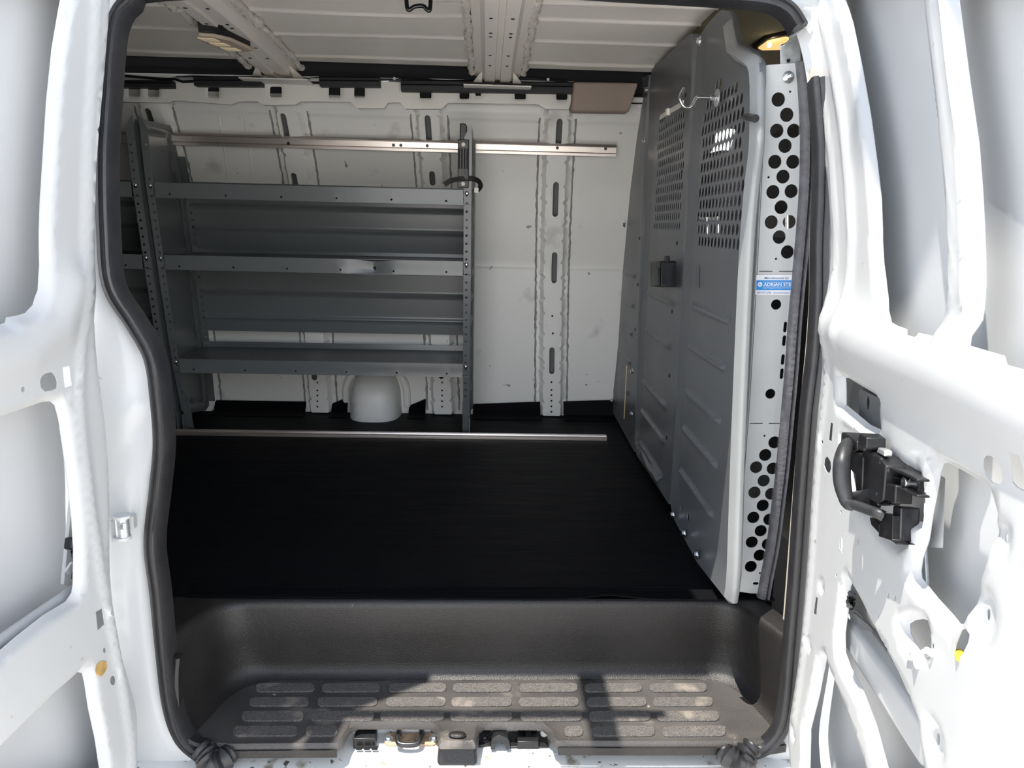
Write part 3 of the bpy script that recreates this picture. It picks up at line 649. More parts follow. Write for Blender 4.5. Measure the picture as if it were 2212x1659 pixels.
# ---- black duct foam along the roof rail, wires, brown cover
DY = 2.655
for (a, b, lab) in (((150, 172, 371, 188), None, 'short black foam duct at the left end of roof rail'), ((419, 164, 565, 186), None, 'black foam duct strip right of the leftmost one on roof rail'), ((690, 165, 820, 187), None, 'black foam duct strip between two bare wire stretches on roof rail'), ((866, 172, 1240, 197), None, 'long black foam duct strip ending at the taupe cover')):
    x0, y0, x1, y1 = a; s = .0168 if x1 > 1200 else .006
    P = [atY(x0, y0, DY), atY(x1, y0 + (x1 - x0) * s, DY), atY(x1, y1 + (2 if x1 > 1200 else 0), DY), atY(x0, y1 - 1, DY)]
    z_t, z_b = P[0][2], P[3][2]
    yzp = [(0, 0), (0, .03), (-.007, .033)]
    h = z_t - z_b
    pr_ = [(-h/2, -.034), (-h/2, .0), (-h/2 + .008, .004), (0.0, .004), (.002, .0), (.004, .004), (h/2 - .004, .004), (h/2, .0), (h/2, -.034)]
    o = MB().sweep([(P[0] + P[3]) / 2, (P[1] + P[2]) / 2], [(q[0], q[1]) for q in pr_]).build('foam_duct', FOAM, smooth=30)
    tag(o, lab, 'foam strip', 'foam duct strips along the roof rail')
t = thing('wire_harness', 'thin bundle of taped wires running along the roof rail between foam strips', 'wiring', (-.7, 2.63, 1.21))
for k, (a, b, m) in enumerate(((250, 1235, BLACK), (380, 880, IRON), (372, 880, GALV))):
    pts = [atY(x, 171 + (x - 250) * .007 + 4 * math.sin(x * .021 + k * 2) + (6 if k == 0 and 380 < x < 860 else 0) + k * 1.5 - 5, 2.69) for x in range(a, b, 16)]
    MB().tube(pts, .0045 if k == 0 else .0028, 7).build('wire', m, t)
for px in (452, 562, 700, 745, 852, 1184): MB().ball(atY(px, 167 + (px - 400) * .006, 2.66), .005).build('clip', TIE, t)
P = [atY(1239, 176, 2.635), atY(1380, 178, 2.635), atY(1358, 243, 2.655), atY(1234, 241, 2.655)]
cv = MB().prism(P, (0, .05, 0)).build('pillar_cover', TAN, bevel=.008, bseg=3)
tag(cv, 'smooth taupe plastic cover at the right end of the roof rail', 'trim cover')

# ---- roof fittings
rl = [atRoof(x, y, .03) for x, y in ((433, 62), (468, 66), (518, 100), (505, 113), (436, 76))]
t = thing('dome_lamp', 'black and tan roof dome lamp with three lenses beside the left roof rib', 'lamp', rl[0])
c0 = atRoof(436, 74, .055); c1 = atRoof(512, 110, .055)
ax = nz((c1 - c0) * (1, 1, 0)); L = float(np.linalg.norm((c1 - c0)[:2])); sd = np.array((ax[1], -ax[0], 0)); sd = sd if sd[0] > 0 else -sd
def dl(u, v, z): return c0 + ax * u * L + sd * v + (0, 0, z)
oll = [(-.05, -.005), (.06, .03), (.3, .05), (.96, .05), (1.02, .02), (1.0, -.02), (.75, -.035), (.3, -.03)]
MB().prism([dl(u, v * .9, .004) for u, v in oll], (0, 0, .028)).build('base', BLACK, t, bevel=.003)
MB().prism([dl(u, v * 1.05, -.006) for u, v in oll], (0, 0, .010)).build('bezel', LAMPB, t, bevel=.003)
for k, u in enumerate((.14, .44, .76)): MB().prism([dl(u - .10, -.018, -.008), dl(u + .12, -.018, -.008), dl(u + .15, .022, -.008), dl(u - .05, .022, -.008)], (0, 0, .004)).build('lens', LAMPL, t, bevel=.002)
MB().tube(spline([atRoof(515, 98, .02), atRoof(540, 112, .012), atRoof(553, 128, .02), atRoof(562, 143, .02), atRoof(575, 150, .02)], 4, False), .004, 8).build('cable', BLACK, t)
hk = [atY(877, -20, 1.62), atY(879, 14, 1.62), atY(884, 21, 1.62), atY(896, 14, 1.62), atY(914, 13, 1.62), atY(924, 22, 1.62), atY(929, 18, 1.62), atY(931, -25, 1.62)]
t = thing('grab_handle', 'glossy black wire hook hanging from the roof at the top edge', 'hook', hk[0])
hp = spline(hk, 5, False); MB().tube(hp, .0042, 10).build('bent_rod', mat('glossy_black_enamel', (.012, .012, .013), .12), t)
MB().box((hk[0][0] - .012, 1.61, hk[0][2] - .004), (hk[-1][0] + .012, 1.63, roofZ(1.62) - .001)).build('mount', BLACK, t, bevel=.002)
# ---- steel partition between cargo bay and cab
pt = thing('partition', 'grey steel safety partition of three pressed panels with perforated windows and white-lit filler strip', 'partition', (.515, 2.2, 0))
def pp(px, py, w=0.): p = atPart(px, py, w); return np.array((p[1], p[2]))
def pmap(u, v, w): return (part_x(u) - w, u, v)
def in_field(pts, poly, margin): 
    q = np.array(pts); return q[inside(q, poly) & (dist(q, poly) > margin)]
def hexfield(poly, pitch, row, margin):
    a = np.array(poly); lo, hi = a.min(0), a.max(0); out = []
    for j, v in enumerate(np.arange(lo[1], hi[1], row)):
        for u in np.arange(lo[0] + (pitch / 2 if j % 2 else 0), hi[0], pitch): out.append((u, v))
    return in_field(out, poly, margin)
def panel(px_ol, window, pitch, row, hr, ribs, ledge, rib_u, name='pressed_panel', off=0., extra_holes=(), frame=.040, depth=.014):
    ol = fillet([pp(*p, off + depth) for p in px_ol], .012, 3)
    wp = [pp(*p) for p in window] if window else None
    hol = [circ(c, hr, 10) for c in hexfield(wp, pitch, row, .004)] if wp else []
    hol += [circ(pp(x, y), r, 8) for x, y, r in extra_holes]
    rz = [float(pp(*r)[1]) for r in ribs]
    ex = [(u, z + dz) for z in rz for dz in (-.014, -.009, -.004, 0, .004, .009, .014) for u in np.linspace(rib_u[0] - .01, rib_u[1] + .01, 44)]
    def hf(P):
        d = dist(P, ol); w = depth * (1 - sstep(d, frame * .62, frame)) - .006 * (1 - sstep(d, 0, .006)) + .007 * np.exp(-((d - frame * .72) / (frame * .14))**2)
        for z in rz: w = w + .009 * np.exp(-((P[:, 1] - z) / .0075)**4) * sstep(P[:, 0], rib_u[0], rib_u[0] + .02) * (1 - sstep(P[:, 0], rib_u[1] - .02, rib_u[1]))
        return w
    return sheet(ol, hol, lambda u, v, w: pmap(u, v, w + off), hf, sp=.02, rings=(.006, frame * .62, frame * .8, frame), ringholes=[], rim=ledge, extra=ex).build(name, GREY, pt, smooth=45, solid=.002, soff=-1)
# far wing panel
A_ol = [(1398, 160), (1368, 178), (1352, 243), (1343, 282), (1334, 330), (1326, 560), (1321, 890), (1327, 903), (1367, 978), (1374, 700), (1388, 300)]
panel(A_ol, None, 0, 0, 0, [(1350, 588), (1348, 648), (1346, 706), (1344, 765), (1342, 826)], .02, (pp(1374, 600)[0], pp(1347, 600)[0]), off=0., frame=.045)
# door panel
B_ol = [(1492, 72), (1480, 76), (1404, 150), (1400, 180), (1393, 400), (1381, 700), (1366, 968), (1372, 985), (1442, 1092), (1452, 930), (1470, 600), (1484, 300)]
Bw = [(1426, 256), (1480, 228), (1478, 380), (1468, 510), (1413, 502), (1419, 380)]
panel(B_ol, Bw, .0262, .0262, .0112, [(1402, 632), (1404, 715), (1396, 828), (1392, 893), (1388, 960)], .02, (pp(1462, 600)[0], pp(1404, 600)[0]), off=.002)
# near wing panel
C_ol = [(1549, 22), (1522, 52), (1506, 78), (1500, 110), (1489, 300), (1476, 520), (1463, 720), (1451, 950), (1443, 1088), (1449, 1118), (1500, 1215), (1572, 1308), (1583, 1240), (1596, 700), (1608, 500), (1623, 300), (1634, 180), (1634, 135), (1616, 108), (1588, 94), (1580, 66), (1576, 34), (1566, 23)]
Cw = [(1523, 236), (1552, 176), (1582, 172), (1614, 190), (1611, 400), (1600, 553), (1505, 546), (1513, 400)]
Cpan = panel(C_ol, Cw, .0277, .0283, .0122, [(1500, 660), (1492, 745), (1485, 843), (1483, 928), (1476, 1020)], .004, (pp(1588, 600)[0], pp(1502, 600)[0]), off=.004, extra_holes=[(1490, 1117, .010), (1474, 1098, .006)], frame=.040)
# near lit edge flange facing the door
fp = [(1576, 40), (1580, 66), (1588, 94), (1616, 110), (1634, 140), (1634, 300), (1623, 400), (1613, 520), (1604, 700), (1592, 1000), (1584, 1240), (1577, 1303)]
fe = [pp(*p, .017) for p in fp]; fe = spline(fe, 4, False)
MB().sweep([pmap(u, v, .016) for u, v in fe], [(.000, -.022), (.001, -.006), (.003, .002), (.007, .004), (.013, .004), (.0165, .001), (.0175, -.020)], (.35, -1, 0)).build('edge_flange', FLANGE, pt, smooth=60)
# dark slot behind latch and the latch box
def pbox(px0, py0, px1, py1, w0, w1, name, m, bev=.002):
    a, b, c, d = pp(px0, py0), pp(px1, py0), pp(px1, py1), pp(px0, py1)
    return MB().prism([pmap(*q, w0) for q in (a, b, c, d)], np.array(pmap(*a, w1)) - np.array(pmap(*a, w0))).build(name, m, pt, bevel=bev)
lb = pbox(1437, 564, 1462, 620, .0, .045, 'latch_box', BLACK, .004)
pbox(1449, 580, 1463, 618, .045, .052, 'latch_plate', BLACK); pbox(1458, 553, 1463, 566, .02, .03, 'latch_tab', BLACK)
pbox(1468, 576, 1477, 620, .0185, .019, 'strike_slot', DARKH, 0); pbox(1508, 575, 1515, 622, .0055, .006, 'worn_mark', PLATE, 0)
def pbolt(px, py, w=.03, r=.007, m=ZINC):
    u, v = pp(px, py); c = np.array(pmap(u, v, w)); MB().cyl(c, c + (-.002, 0, 0), r * 1.5, 14).cyl(c + (-.002, 0, 0), c + (-.008, 0, 0), r, 6).build('bolt', m, pt, smooth=0)
for p in ((1528, 89), (1409, 194), (1404, 304), (1367, 318), (1360, 486), (1338, 566), (1336, 643), (1333, 720), (1331, 866), (1378, 803), (1376, 894), (1387, 208), (1494, 1152), (1522, 1198), (1469, 1112)): pbolt(*p, w=.017)
for p in ((1489, 371), (1478, 526), (1467, 673), (1461, 812), (1455, 946), (1497, 206), (1394, 515), (1390, 615), (1384, 712), (1373, 939)): 
    u, v = pp(*p); c = np.array(pmap(u, v, .0182)); MB().cyl(c, c + (-.0015, 0, 0), .0055, 10).build('plug', DARKH, pt)
MB().sweep([pmap(*pp(x, y), .03) for x, y in ((1373, 790), (1370, 850), (1367, 905))], [(-.002, 0), (-.002, .003), (.002, .003), (.002, 0)], (-1, 0, 0)).build('piano_hinge', mat('brass_hinge', (.5, .38, .2), .4, metal=.7), pt)
# filler strip facing the doorway
FY_ = 1.462
def fq(px, py): return atY(px, py, FY_)[[0, 2]]
c3 = lambda x, y: (1300 + x / 2.949, y / 2.949); c4 = lambda x, y: (1000 + x / 2.949, 500 + y / 2.949); c5 = lambda x, y: (1000 + x / 2.949, 1100 + y / 2.949)
big = [c3(*p) for p in ((1122, 635), (1176, 732), (1112, 834), (1220, 834), (1165, 930), (1100, 1031), (1215, 1031), (1152, 1125), (1088, 1223), (1204, 1218), (1140, 1320), (1077, 1415), (1192, 1413), (1128, 1510), (1180, 1605))]
big += [c4(*p) for p in ((1983, 1342), (1924, 1422), (1866, 1500), (1972, 1508), (1914, 1585))] + [(1629, 1063), (1665, 1066), (1647, 1091)]
big += [c5(*p) for p in ((1848, 50), (1950, 62), (1895, 135), (1838, 207), (1940, 220), (1888, 290), (1832, 362))]
fh = [circ(fq(*p), .0128, 18) for p in big] + [circ(fq(*c4(*p)), .0102, 16) for p in ((1993, 465), (1956, 1033))]
fh += [circ(fq(*p), .0024, 8) for p in (c3(1060, 1130), c3(1197, 585), c4(1992, 174), c4(1919, 1300), c5(1890, 405))]
fh += [stadium(fq(*c4(*p)), .0072, .0215) for p in ((2051, 608), (2044, 695), (2036, 815), (2029, 905))] + [stadium(fq(*c5(1864, 470)), .0125, .006)]
for y, xs in ((586, ((1639, 1668), (1682, 1712))), (914, ((1619, 1647), (1660, 1688)))): fh += [[fq(a, y - .8), fq(b, y - .8), fq(b, y + .8), fq(a, y + .8)] for a, b in xs]
f_ol = fillet([fq(*p) for p in ((1653, 141), (1736, 136), (1742, 240), (1744, 340), (1738, 480), (1726, 600), (1716, 740), (1700, 900), (1685, 1075), (1668, 1190), (1648, 1282), (1594, 1277), (1600, 1130), (1620, 860), (1636, 580), (1645, 400), (1652, 230))], .004, 3)
sheet(f_ol, fh, lambda u, v, w: (u, FY_ - w, v), None, sp=.02).build('filler_panel', GREYL, pt, smooth=30, solid=.0022, soff=-1)
lf = [fq(*p) for p in ((1653, 143), (1652, 230), (1645, 400), (1636, 580), (1620, 860), (1600, 1130), (1594, 1277))]
MB().grid([[(a[0] - .0005, FY_, a[1]), (a[0] - .002, FY_ + .004, a[1]), (a[0] - .002, FY_ + .03, a[1])] for a in lf]).build('filler_return', GREYL, pt, smooth=40, solid=.002)
et = [atY(x, y, FY_ - .004) for x, y in ((1733, 132), (1739, 200), (1743, 300), (1741, 400), (1734, 500), (1725, 600), (1716, 700), (1709, 800), (1700, 900), (1691, 1000), (1682, 1075), (1670, 1170), (1657, 1240), (1648, 1290))]
pth = spline(et, 14, False); n = len(pth); prof_n = 10; mb = MB(); vs = []
for i, p in enumerate(pth):
    tdir = nz(pth[min(n-1, i+1)] - pth[max(0, i-1)]); f = nz(np.array((0, -1., 0)) - tdir * tdir[1] * -1); a = np.cross(f, tdir); k = .0022 * (1 if i % 2 else 0)
    for q in ((-.012, -.008), (-.0135, .004 + k), (-.008, .012 + k), (.0, .013 + k), (.003, .008), (.0045, .004), (.0062, .011), (.010, .012), (.0125, .006), (.012, -.008)): vs.append(p + a * q[0] + f * q[1])
mb.add(vs, [(i*10+j, i*10+(j+1) % 10, (i+1)*10+(j+1) % 10, (i+1)*10+j) for i in range(n-1) for j in range(10)] + [tuple(range(10))[::-1], tuple(range((n-1)*10, n*10))])
mb.build('edge_trim', TRIMR, pt, smooth=50)
c = atY(1702, 167, FY_ - .003)
b_ = MB().cyl(c, c + (0, -.002, 0), .0108, 24).cyl(c + (0, -.002, 0), c + (0, -.008, 0), .0062, 6).cyl(c + (0, -.008, 0), c + (0, -.022, 0), .0032, 12).build('filler_bolt', ZINC, pt, smooth=30)
# bent bracket from the filler top to the roof
bk = [atY(1708, 172, FY_ + .004), atY(1707, 96, FY_ + .004), atY(1712, 86, FY_ + .002), atY(1722, 72, FY_ - .04), atY(1728, 60, FY_ - .05), atY(1730, 20, FY_ - .05)]
MB().sweep(bk, [(-.0185, -.001), (-.0185, .001), (.0185, .001), (.0185, -.001)], (0, -1, -.02)).build('bent_bracket', GALV, pt, bevel=.0006)
c = atY(1703, 131, FY_ + .002); MB().cyl(c + (0, .0, 0), c + (0, -.0012, 0), .0034, 14).build('bracket_hole', DARKH, pt)
# maker's sticker
def sq_(fx, fy): return atY(1600 + fx * 160 / 2212, 560 + fy * 120 / 1659, FY_ - .003)
def plate(pts, y, name, m, parent, r=.002):
    q = fillet([(p[0], p[2]) for p in pts], r, 4); return MB().prism([(a, y, b) for a, b in q], (0, -.0003, 0)).build(name, m, parent, smooth=0)
Y0 = FY_ - .0030
stk = plate([sq_(462, 470), sq_(1600, 466), sq_(1560, 1072), sq_(436, 1066)], Y0, 'sticker', STW, pt)
plate([sq_(468, 628), sq_(1600, 628), sq_(1580, 922), sq_(456, 920)], Y0 - .0004, 'blue_band', STB, stk, .0003)
def text(body, fx0, fx1, fy0, fy1, m, name='lettering', shear=0., font_bold=.0):
    cu = bpy.data.curves.new(name, 'FONT'); cu.body = body; cu.size = 1; cu.shear = shear; cu.offset = font_bold
    tmp = bpy.data.objects.new(name, cu); COL.objects.link(tmp); bpy.context.view_layer.update()
    me = bpy.data.meshes.new_from_object(tmp.evaluated_get(bpy.context.evaluated_depsgraph_get())); bpy.data.objects.remove(tmp); bpy.data.curves.remove(cu)
    co = np.array([v.co for v in me.vertices]); lo, hi = co.min(0), co.max(0); bpy.data.meshes.remove
    A, B, D = sq_(fx0, fy1), sq_(fx1, fy1), sq_(fx0, fy0); U = (B - A); V = (D - A); U[1] = V[1] = 0
    for v in me.vertices:
        s, q = (v.co.x - lo[0]) / (hi[0] - lo[0]), (v.co.y - lo[1]) / (hi[1] - lo[1]); p = A + U * s + V * q; v.co = (p[0], Y0 - .0009, p[2])
    me.materials.append(m); o = bpy.data.objects.new(name, me); COL.objects.link(o); attach(o, stk); return o
text('Manufactured by:', 700, 1440, 530, 605, STT, shear=.25, font_bold=.012)
text('ADRIAN STEEL', 680, 1640, 705, 800, STW, font_bold=.022)
text('Cargo Management Solutions for Commercial', 650, 1600, 842, 880, STW)
text('800-477-2726', 480, 900, 968, 1025, STT, shear=.2, font_bold=.01); text('www.adriansteel.com', 965, 1560, 972, 1025, STT, shear=.2, font_bold=.006)
for y in (684, 822): plate([sq_(660, y - 5), sq_(1580, y - 5), sq_(1580, y + 5), sq_(660, y + 5)], Y0 - .0008, 'white_line', STW, stk, .0001)
c = sq_(572, 752); MB().cyl((c[0], Y0 - .0006, c[2]), (c[0], Y0 - .0011, c[2]), .0045, 24).build('round_emblem', STW, stk)
MB().tube([(c[0] - .0012, Y0 - .0012, c[2] + .0026), (c[0] - .0016, Y0 - .0012, c[2] - .001), (c[0] + .0006, Y0 - .0012, c[2] - .0022), (c[0] + .0018, Y0 - .0012, c[2] - .0004), (c[0] - .0008, Y0 - .0012, c[2] + .0004)], .0005, 6).build('emblem_mark', STB, stk)

# hook and cable tie on the partition
u, v = pp(1545, 210); w0 = .012 + .022
hc = np.array(pmap(u, v, .0)); 
t = thing('utility_hook', 'bright zinc screw hook with large washer sticking out of the near perforated panel', 'hook', hc)
def hp3(px, py): p = atPart(px, py, .012 + .0); return p
# the hook lies in a plane that leans out from the panel
def atHook(px, py):
    s = (1545 - px) / 80.0; return atF(px, py, lambda P: P[0] - (part_x(P[1]) - .02 - .085 * s))
hpth = spline([atHook(x, y) for x, y in ((1552, 211), (1540, 211), (1508, 210), (1502, 214), (1497, 224), (1491, 231), (1483, 232), (1474, 226), (1469, 214), (1470, 204), (1474, 196), (1478, 191))], 6, False)
MB().tube(hpth, .0033, 10).build('bent_rod', ZINC, t)
c = atHook(1547, 211); MB().cyl(c + (.0, 0, 0), c + (.0025, 0, 0), .0185, 24).build('washer', GALV, t)
c = atHook(1541, 211); MB().cyl(c + (-.006, 0, 0), c + (.004, 0, 0), .0068, 6).build('nut', ZINC, t, smooth=0)
tp = [atPart(x, y, .030) for x, y in ((1427, 254), (1446, 242), (1468, 229), (1477, 222))]
t = thing('cable_tie', 'white nylon cable tie pulled across the top of the far perforated window', 'cable tie', tp[0])
MB().sweep(tp, [(-.006, 0), (-.006, .003), (.006, .003), (.006, 0)], (-1, -.3, 0)).build('strap', TIE, t)
MB().box(tp[1] - (.010, .012, .009), tp[1] + (.002, .012, .009)).build('head', TIE, t, bevel=.003)
pk = [atPart(x, y, .03) for x, y in ((1632, 256), (1614, 252), (1601, 254))]
t = MB().tube(pk, [.007, .006, .002], 10).build('plastic_clip', BLACK); tag(t, 'small black plastic peg poking out beside the near perforated window', 'clip')

# ---- cab furniture seen through the holes and the gap
def seat(x0, y0, label):
    t = thing('front_seat', label, 'seat', (x0, y0, -.3))
    w = .24
    bk_ = []
    for z, d, hw in ((.12, .0, .20), (.2, .02, .235), (.45, .03, .24), (.62, .03, .225), (.72, .025, .18), (.745, .01, .12)):
        ring = [(x0 + (.06 + d) * math.cos(a) + (z - .1) * -.12, y0 + hw * math.copysign(abs(math.sin(a))**.6, math.sin(a)), z) for a in np.linspace(0, 2*math.pi, 25)]
        bk_.append(ring)
    MB().grid(bk_).add(bk_[-1][:-1], [tuple(range(24))]).build('backrest', FABRIC, t, smooth=70)
    MB().box((x0 + .0, y0 - .24, -.06), (x0 + .5, y0 + .24, .12)).build('seat_cushion', FABRIC, t, bevel=.05, bseg=4)
    MB().box((x0 - .15, y0 - .13, .80), (x0 - .05, y0 + .13, .99)).build('headrest', FABRIC, t, bevel=.04, bseg=4)
    for s in (-.06, .06): MB().cyl((x0 - .09, y0 + s, .72), (x0 - .10, y0 + s, .82), .006).build('headrest_post', ZINC, t)
    MB().box((x0 + .02, y0 - .2, -.3), (x0 + .45, y0 + .2, -.05)).build('pedestal', DARKH, t)
    return t
seat(.80, 1.74, 'grey woven cab seat just behind the perforated filler strip')
seat(.80, 2.40, 'grey woven cab seat next to the driver window')
dp = [atRoof(x, y, .03) for x, y in ((1630, 104), (1655, 86), (1700, 76), (1730, 84), (1720, 100), (1685, 107), (1640, 108))]
t = thing('cab_lamp', 'glowing amber cab lamp in a black surround on the headliner', 'lamp', dp[0])
cc = np.mean(dp, 0); 
MB().prism([cc + (p - cc) * 1.12 for p in dp], (0, 0, .03)).build('surround', BLACK, t, bevel=.004)
MB().prism([cc + (p - cc) * (.86, .86, 1) + (0, 0, -.004) for p in dp], (0, 0, .02)).build('lens', LAMPC, t, bevel=.004)
MB().ball(atRoof(1662, 97, .045), .006).build('bulb', mat('bulb_glow', (1, .9, .6), .4, emit=((1, .85, .5), 8)), t)
# B pillar trim between filler strip and door
bpx = [(1756, 150), (1762, 250), (1765, 330), (1763, 430), (1758, 520), (1757, 640), (1749, 760), (1736, 890), (1722, 1060), (1708, 1240), (1700, 1340)]
bpts = spline([atSide(x, y, -.01) for x, y in bpx], 5, False)
o = MB().sweep(bpts, [(-.005, -.006), (-.005, .0), (-.003, .004), (.018, .004), (.018, -.006)], (.1, -1, 0)).build('pillar_trim', BEIGE, smooth=40)
tag(o, 'narrow beige plastic trim strip beside the right weatherstrip', 'trim strip')
for p in ((1688, 1302), (1700, 1240)): pass
# hedge outside the driver window
hb = bmesh.new(); bm_ = MB()
for k in range(2600):
    c = np.array((rng.uniform(.6, 4.6), 5.2 + rng.normal(0, .14), rng.uniform(-.75, 1.02 + .06 * math.sin(k)))); d = rng.normal(0, 1, 3); d /= np.linalg.norm(d); e = np.cross(d, rng.normal(0, 1, 3)); e = nz(e) * .05; d = d * .035
    bm_.add([c - e, c + d, c + e, c - d], [(0, 1, 2, 3)])
hedge = thing('hedge', 'sunlit green hedge seen through the gap beyond the driver window', 'hedge', (2.6, 5.2, -.75))
bm_.build('foliage', LEAF, hedge, smooth=0, normals=False)
MB().box((.6, 5.1, -.75), (4.6, 5.3, .9)).build('stems', mat('hedge_core', (.03, .05, .015), .9), hedge, bevel=.05)
# ================================================================== SIDE DOORS
class DoorPlane:
    """flat frame of a door: u runs from the hinge towards the camera, v is height, w points out of the inner face"""
    def __init__(s, px, py, Y, vpx, sgn):
        s.P0 = atY(px, py, Y); d = ray(vpx, 491.); d = nz((d[0], d[1], 0)); s.du = -d; s.n = np.array((sgn * d[1], -sgn * d[0], 0))
    def uv(s, px, py, off=0.):
        d = ray(px, py); t = (s.P0 + s.n * off - CAM).dot(s.n) / d.dot(s.n); P = CAM + d * t; return np.array(((P - s.P0).dot(s.du), P[2]))
    def p(s, u, v, w=0.): q = s.P0 + s.du * u + s.n * w; return np.array((q[0], q[1], v))
    def px(s, px, py, off=0.): u, v = s.uv(px, py, off); return s.p(u, v, off)
def fl_relief(ol, hol, r=.010, depth=.010):
    hol = [h for h in hol if np.ptp(np.array(h), axis=0).max() > .06]
    def f(P):
        d = np.min([dist(P, h) for h in hol], axis=0); return -depth * (1 - sstep(d, 0, r)) - .010 * (1 - sstep(dist(P, ol), 0, .014))
    return f
# ---------------- right hand (front) door
D = DoorPlane(1757, 900, 1.225, 1285, -1)
q = lambda pts: [D.uv(*p) for p in pts]
Dx = lambda pts: [(1650 + x / 2.77, 1060 + y / 2.77) for x, y in pts]
Dc = lambda pts: [(1650 + x / 2.861, 500 + y / 2.861) for x, y in pts]
hinge = [(1722, -60), (1728, 0), (1745, 130), (1764, 260), (1778, 360), (1787, 450), (1789, 540), (1785, 640), (1776, 760), (1762, 900), (1750, 1060), (1739, 1240), (1722, 1420), (1704, 1540), (1700, 1600), (1707, 1680)]
hu = q(hinge)
ol = [np.array(p) for p in spline(hu, 3, False)]
zlo, zhi = -.36, 1.25
ol = [np.array((hu[0][0] , zhi))] + ol + [np.array((hu[-1][0], zlo)), np.array((.78, zlo)), np.array((.78, zhi))]
winA = [(1800, -50), (1812, 0), (1827, 50), (1847, 150), (1864, 250), (1877, 350), (1886, 430), (1888, 500), (1888, 520), (1891, 570), (1898, 620), (1908, 670), (1921, 697), (1936, 705), (1956, 712), (1960, 725), (1979, 730), (1982, 720), (2026, 730), (2029, 706), (2038, 688), (2042, 600), (2039, 500), (2030, 400), (2018, 280), (2004, 150), (1992, 50), (1986, -50)]
winB = [(2043, -50), (2050, 0), (2072, 180), (2090, 310), (2098, 420), (2102, 500), (2105, 605), (2103, 690), (2088, 726), (2091, 748), (2165, 770), (2176, 790), (2212, 800), (2330, 850), (2330, -50)]
bigh = Dx([(1000, -170), (1015, -100), (1060, -170), (1090, -170)][:0]) + [(1985, 1165), (1993, 1110), (2001, 1070), (2010, 1017), (2017, 999), (2027, 997), (2087, 1031), (2118, 1049), (2133, 1067), (2142, 1096), (2139, 1147), (2123, 1215), (2098, 1295), (2077, 1338), (2066, 1349), (2054, 1347), (2037, 1327), (2004, 1291), (1970, 1248), (1968, 1232), (1972, 1204)]
T1 = [(1827, 1249), (1840, 1275), (1859, 1309), (1903, 1399), (1946, 1475), (1975, 1529), (1986, 1558), (1991, 1612), (2000, 1690), (1907, 1690), (1899, 1659), (1874, 1565), (1845, 1486), (1820, 1439), (1809, 1407), (1809, 1367), (1816, 1313), (1821, 1265)]
T2 = [(1771, 1417), (1780, 1422), (1794, 1464), (1827, 1540), (1867, 1659), (1876, 1690), (1733, 1690), (1735, 1659), (1737, 1573), (1755, 1500), (1763, 1457)]
vent = [(1813, 815), (1821, 815), (1892, 858), (1898, 868), (1897, 925), (1891, 931), (1862, 917), (1812, 874)]
lat = [(1822, 935), (1850, 948), (1900, 985), (1955, 1020), (1985, 1035), (1984, 1085), (1979, 1130), (1962, 1124), (1958, 1160), (1945, 1175), (1925, 1172), (1898, 1150), (1872, 1108), (1850, 1080), (1830, 1050), (1820, 990)]
pock = Dx([(818, 790), (850, 768), (900, 760), (945, 775), (975, 815), (990, 880), (998, 945), (905, 945), (885, 955), (850, 905), (822, 850)])
def ell(cx, cy, w, h, n=14): return [(cx + w/2 * math.cos(t), cy + h/2 * math.sin(t)) for t in np.linspace(0, 2*math.pi, n, endpoint=False)]
oval = [(2138, 985), (2152, 984), (2165, 992), (2174, 1010), (2174, 1038), (2166, 1048), (2148, 1042), (2134, 1028), (2129, 1008), (2132, 992)]
small = [[(1795, 912), (1801, 915), (1798, 954), (1791, 950)], [(1783, 990), (1789, 986), (1796, 998), (1797, 1012), (1793, 1023), (1786, 1018), (1781, 1005)], ell(1778, 955, 3, 9), [(1763, 1288), (1768, 1292), (1765, 1330), (1758, 1325)], [(2205, 975), (2230, 985), (2230, 1065), (2205, 1052), (2196, 1040)],
         [(1817, 1150), (1822, 1165), (1823, 1196), (1815, 1185)], [(2086, 1362), (2096, 1358), (2107, 1372), (2104, 1390), (2090, 1418), (2078, 1424), (2071, 1418), (2074, 1392)],
         ell(2167, 1161, 8, 22), ell(2133, 1328, 10, 28), ell(2024, 1596, 7, 26), ell(1775, 1267, 3, 13), ell(1748, 1393, 4, 16), ell(1714, 1586, 4, 15), ell(1920, 1288, 5, 14), ell(1935, 1292, 5, 14), ell(1803, 606, 6, 26), ell(1750, 27, 8, 30), ell(1818, 1105, 3, 9), ell(1808, 1243, 3, 9), ell(2023, 1397, 5, 14), ell(1899, 1331, 3, 10)]
holes = [q(h) for h in [winA, winB, bigh, T1, T2, vent, lat, pock, oval] + small]
bosses = [D.uv(*p) for p in ((2167, 1161), (2133, 1328), (2024, 1596), (1775, 1267), (1748, 1393), (1714, 1586))]
brad = (.020, .030, .024, .014, .014, .014)
ridge1 = q([(1770, 0), (1800, 130), (1822, 260), (1836, 400), (1842, 520), (1836, 650), (1826, 730)])
ridge2 = q([(1757, 60), (1778, 200), (1795, 330), (1805, 450), (1808, 560), (1803, 680), (1790, 800), (1772, 960), (1762, 1100), (1752, 1260), (1735, 1430), (1716, 1560)])
belt = q([(1800, 700), (1850, 735), (1920, 765), (2020, 800), (2120, 840), (2230, 890), (2330, 930)])
belt2 = q([(1890, 1000), (1990, 1030), (2010, 975), (2040, 985), (2140, 1060)])
rA, rB = q([(2010, -30), (2032, 150), (2052, 330), (2060, 480), (2062, 640)]), q([(2030, -30), (2054, 150), (2074, 330), (2082, 480), (2086, 650)])
ledgeline = q([(1985, 1560), (2010, 1500), (2080, 1510), (2150, 1400), (2230, 1280)])
fr = fl_relief(ol, holes, .012, .012)
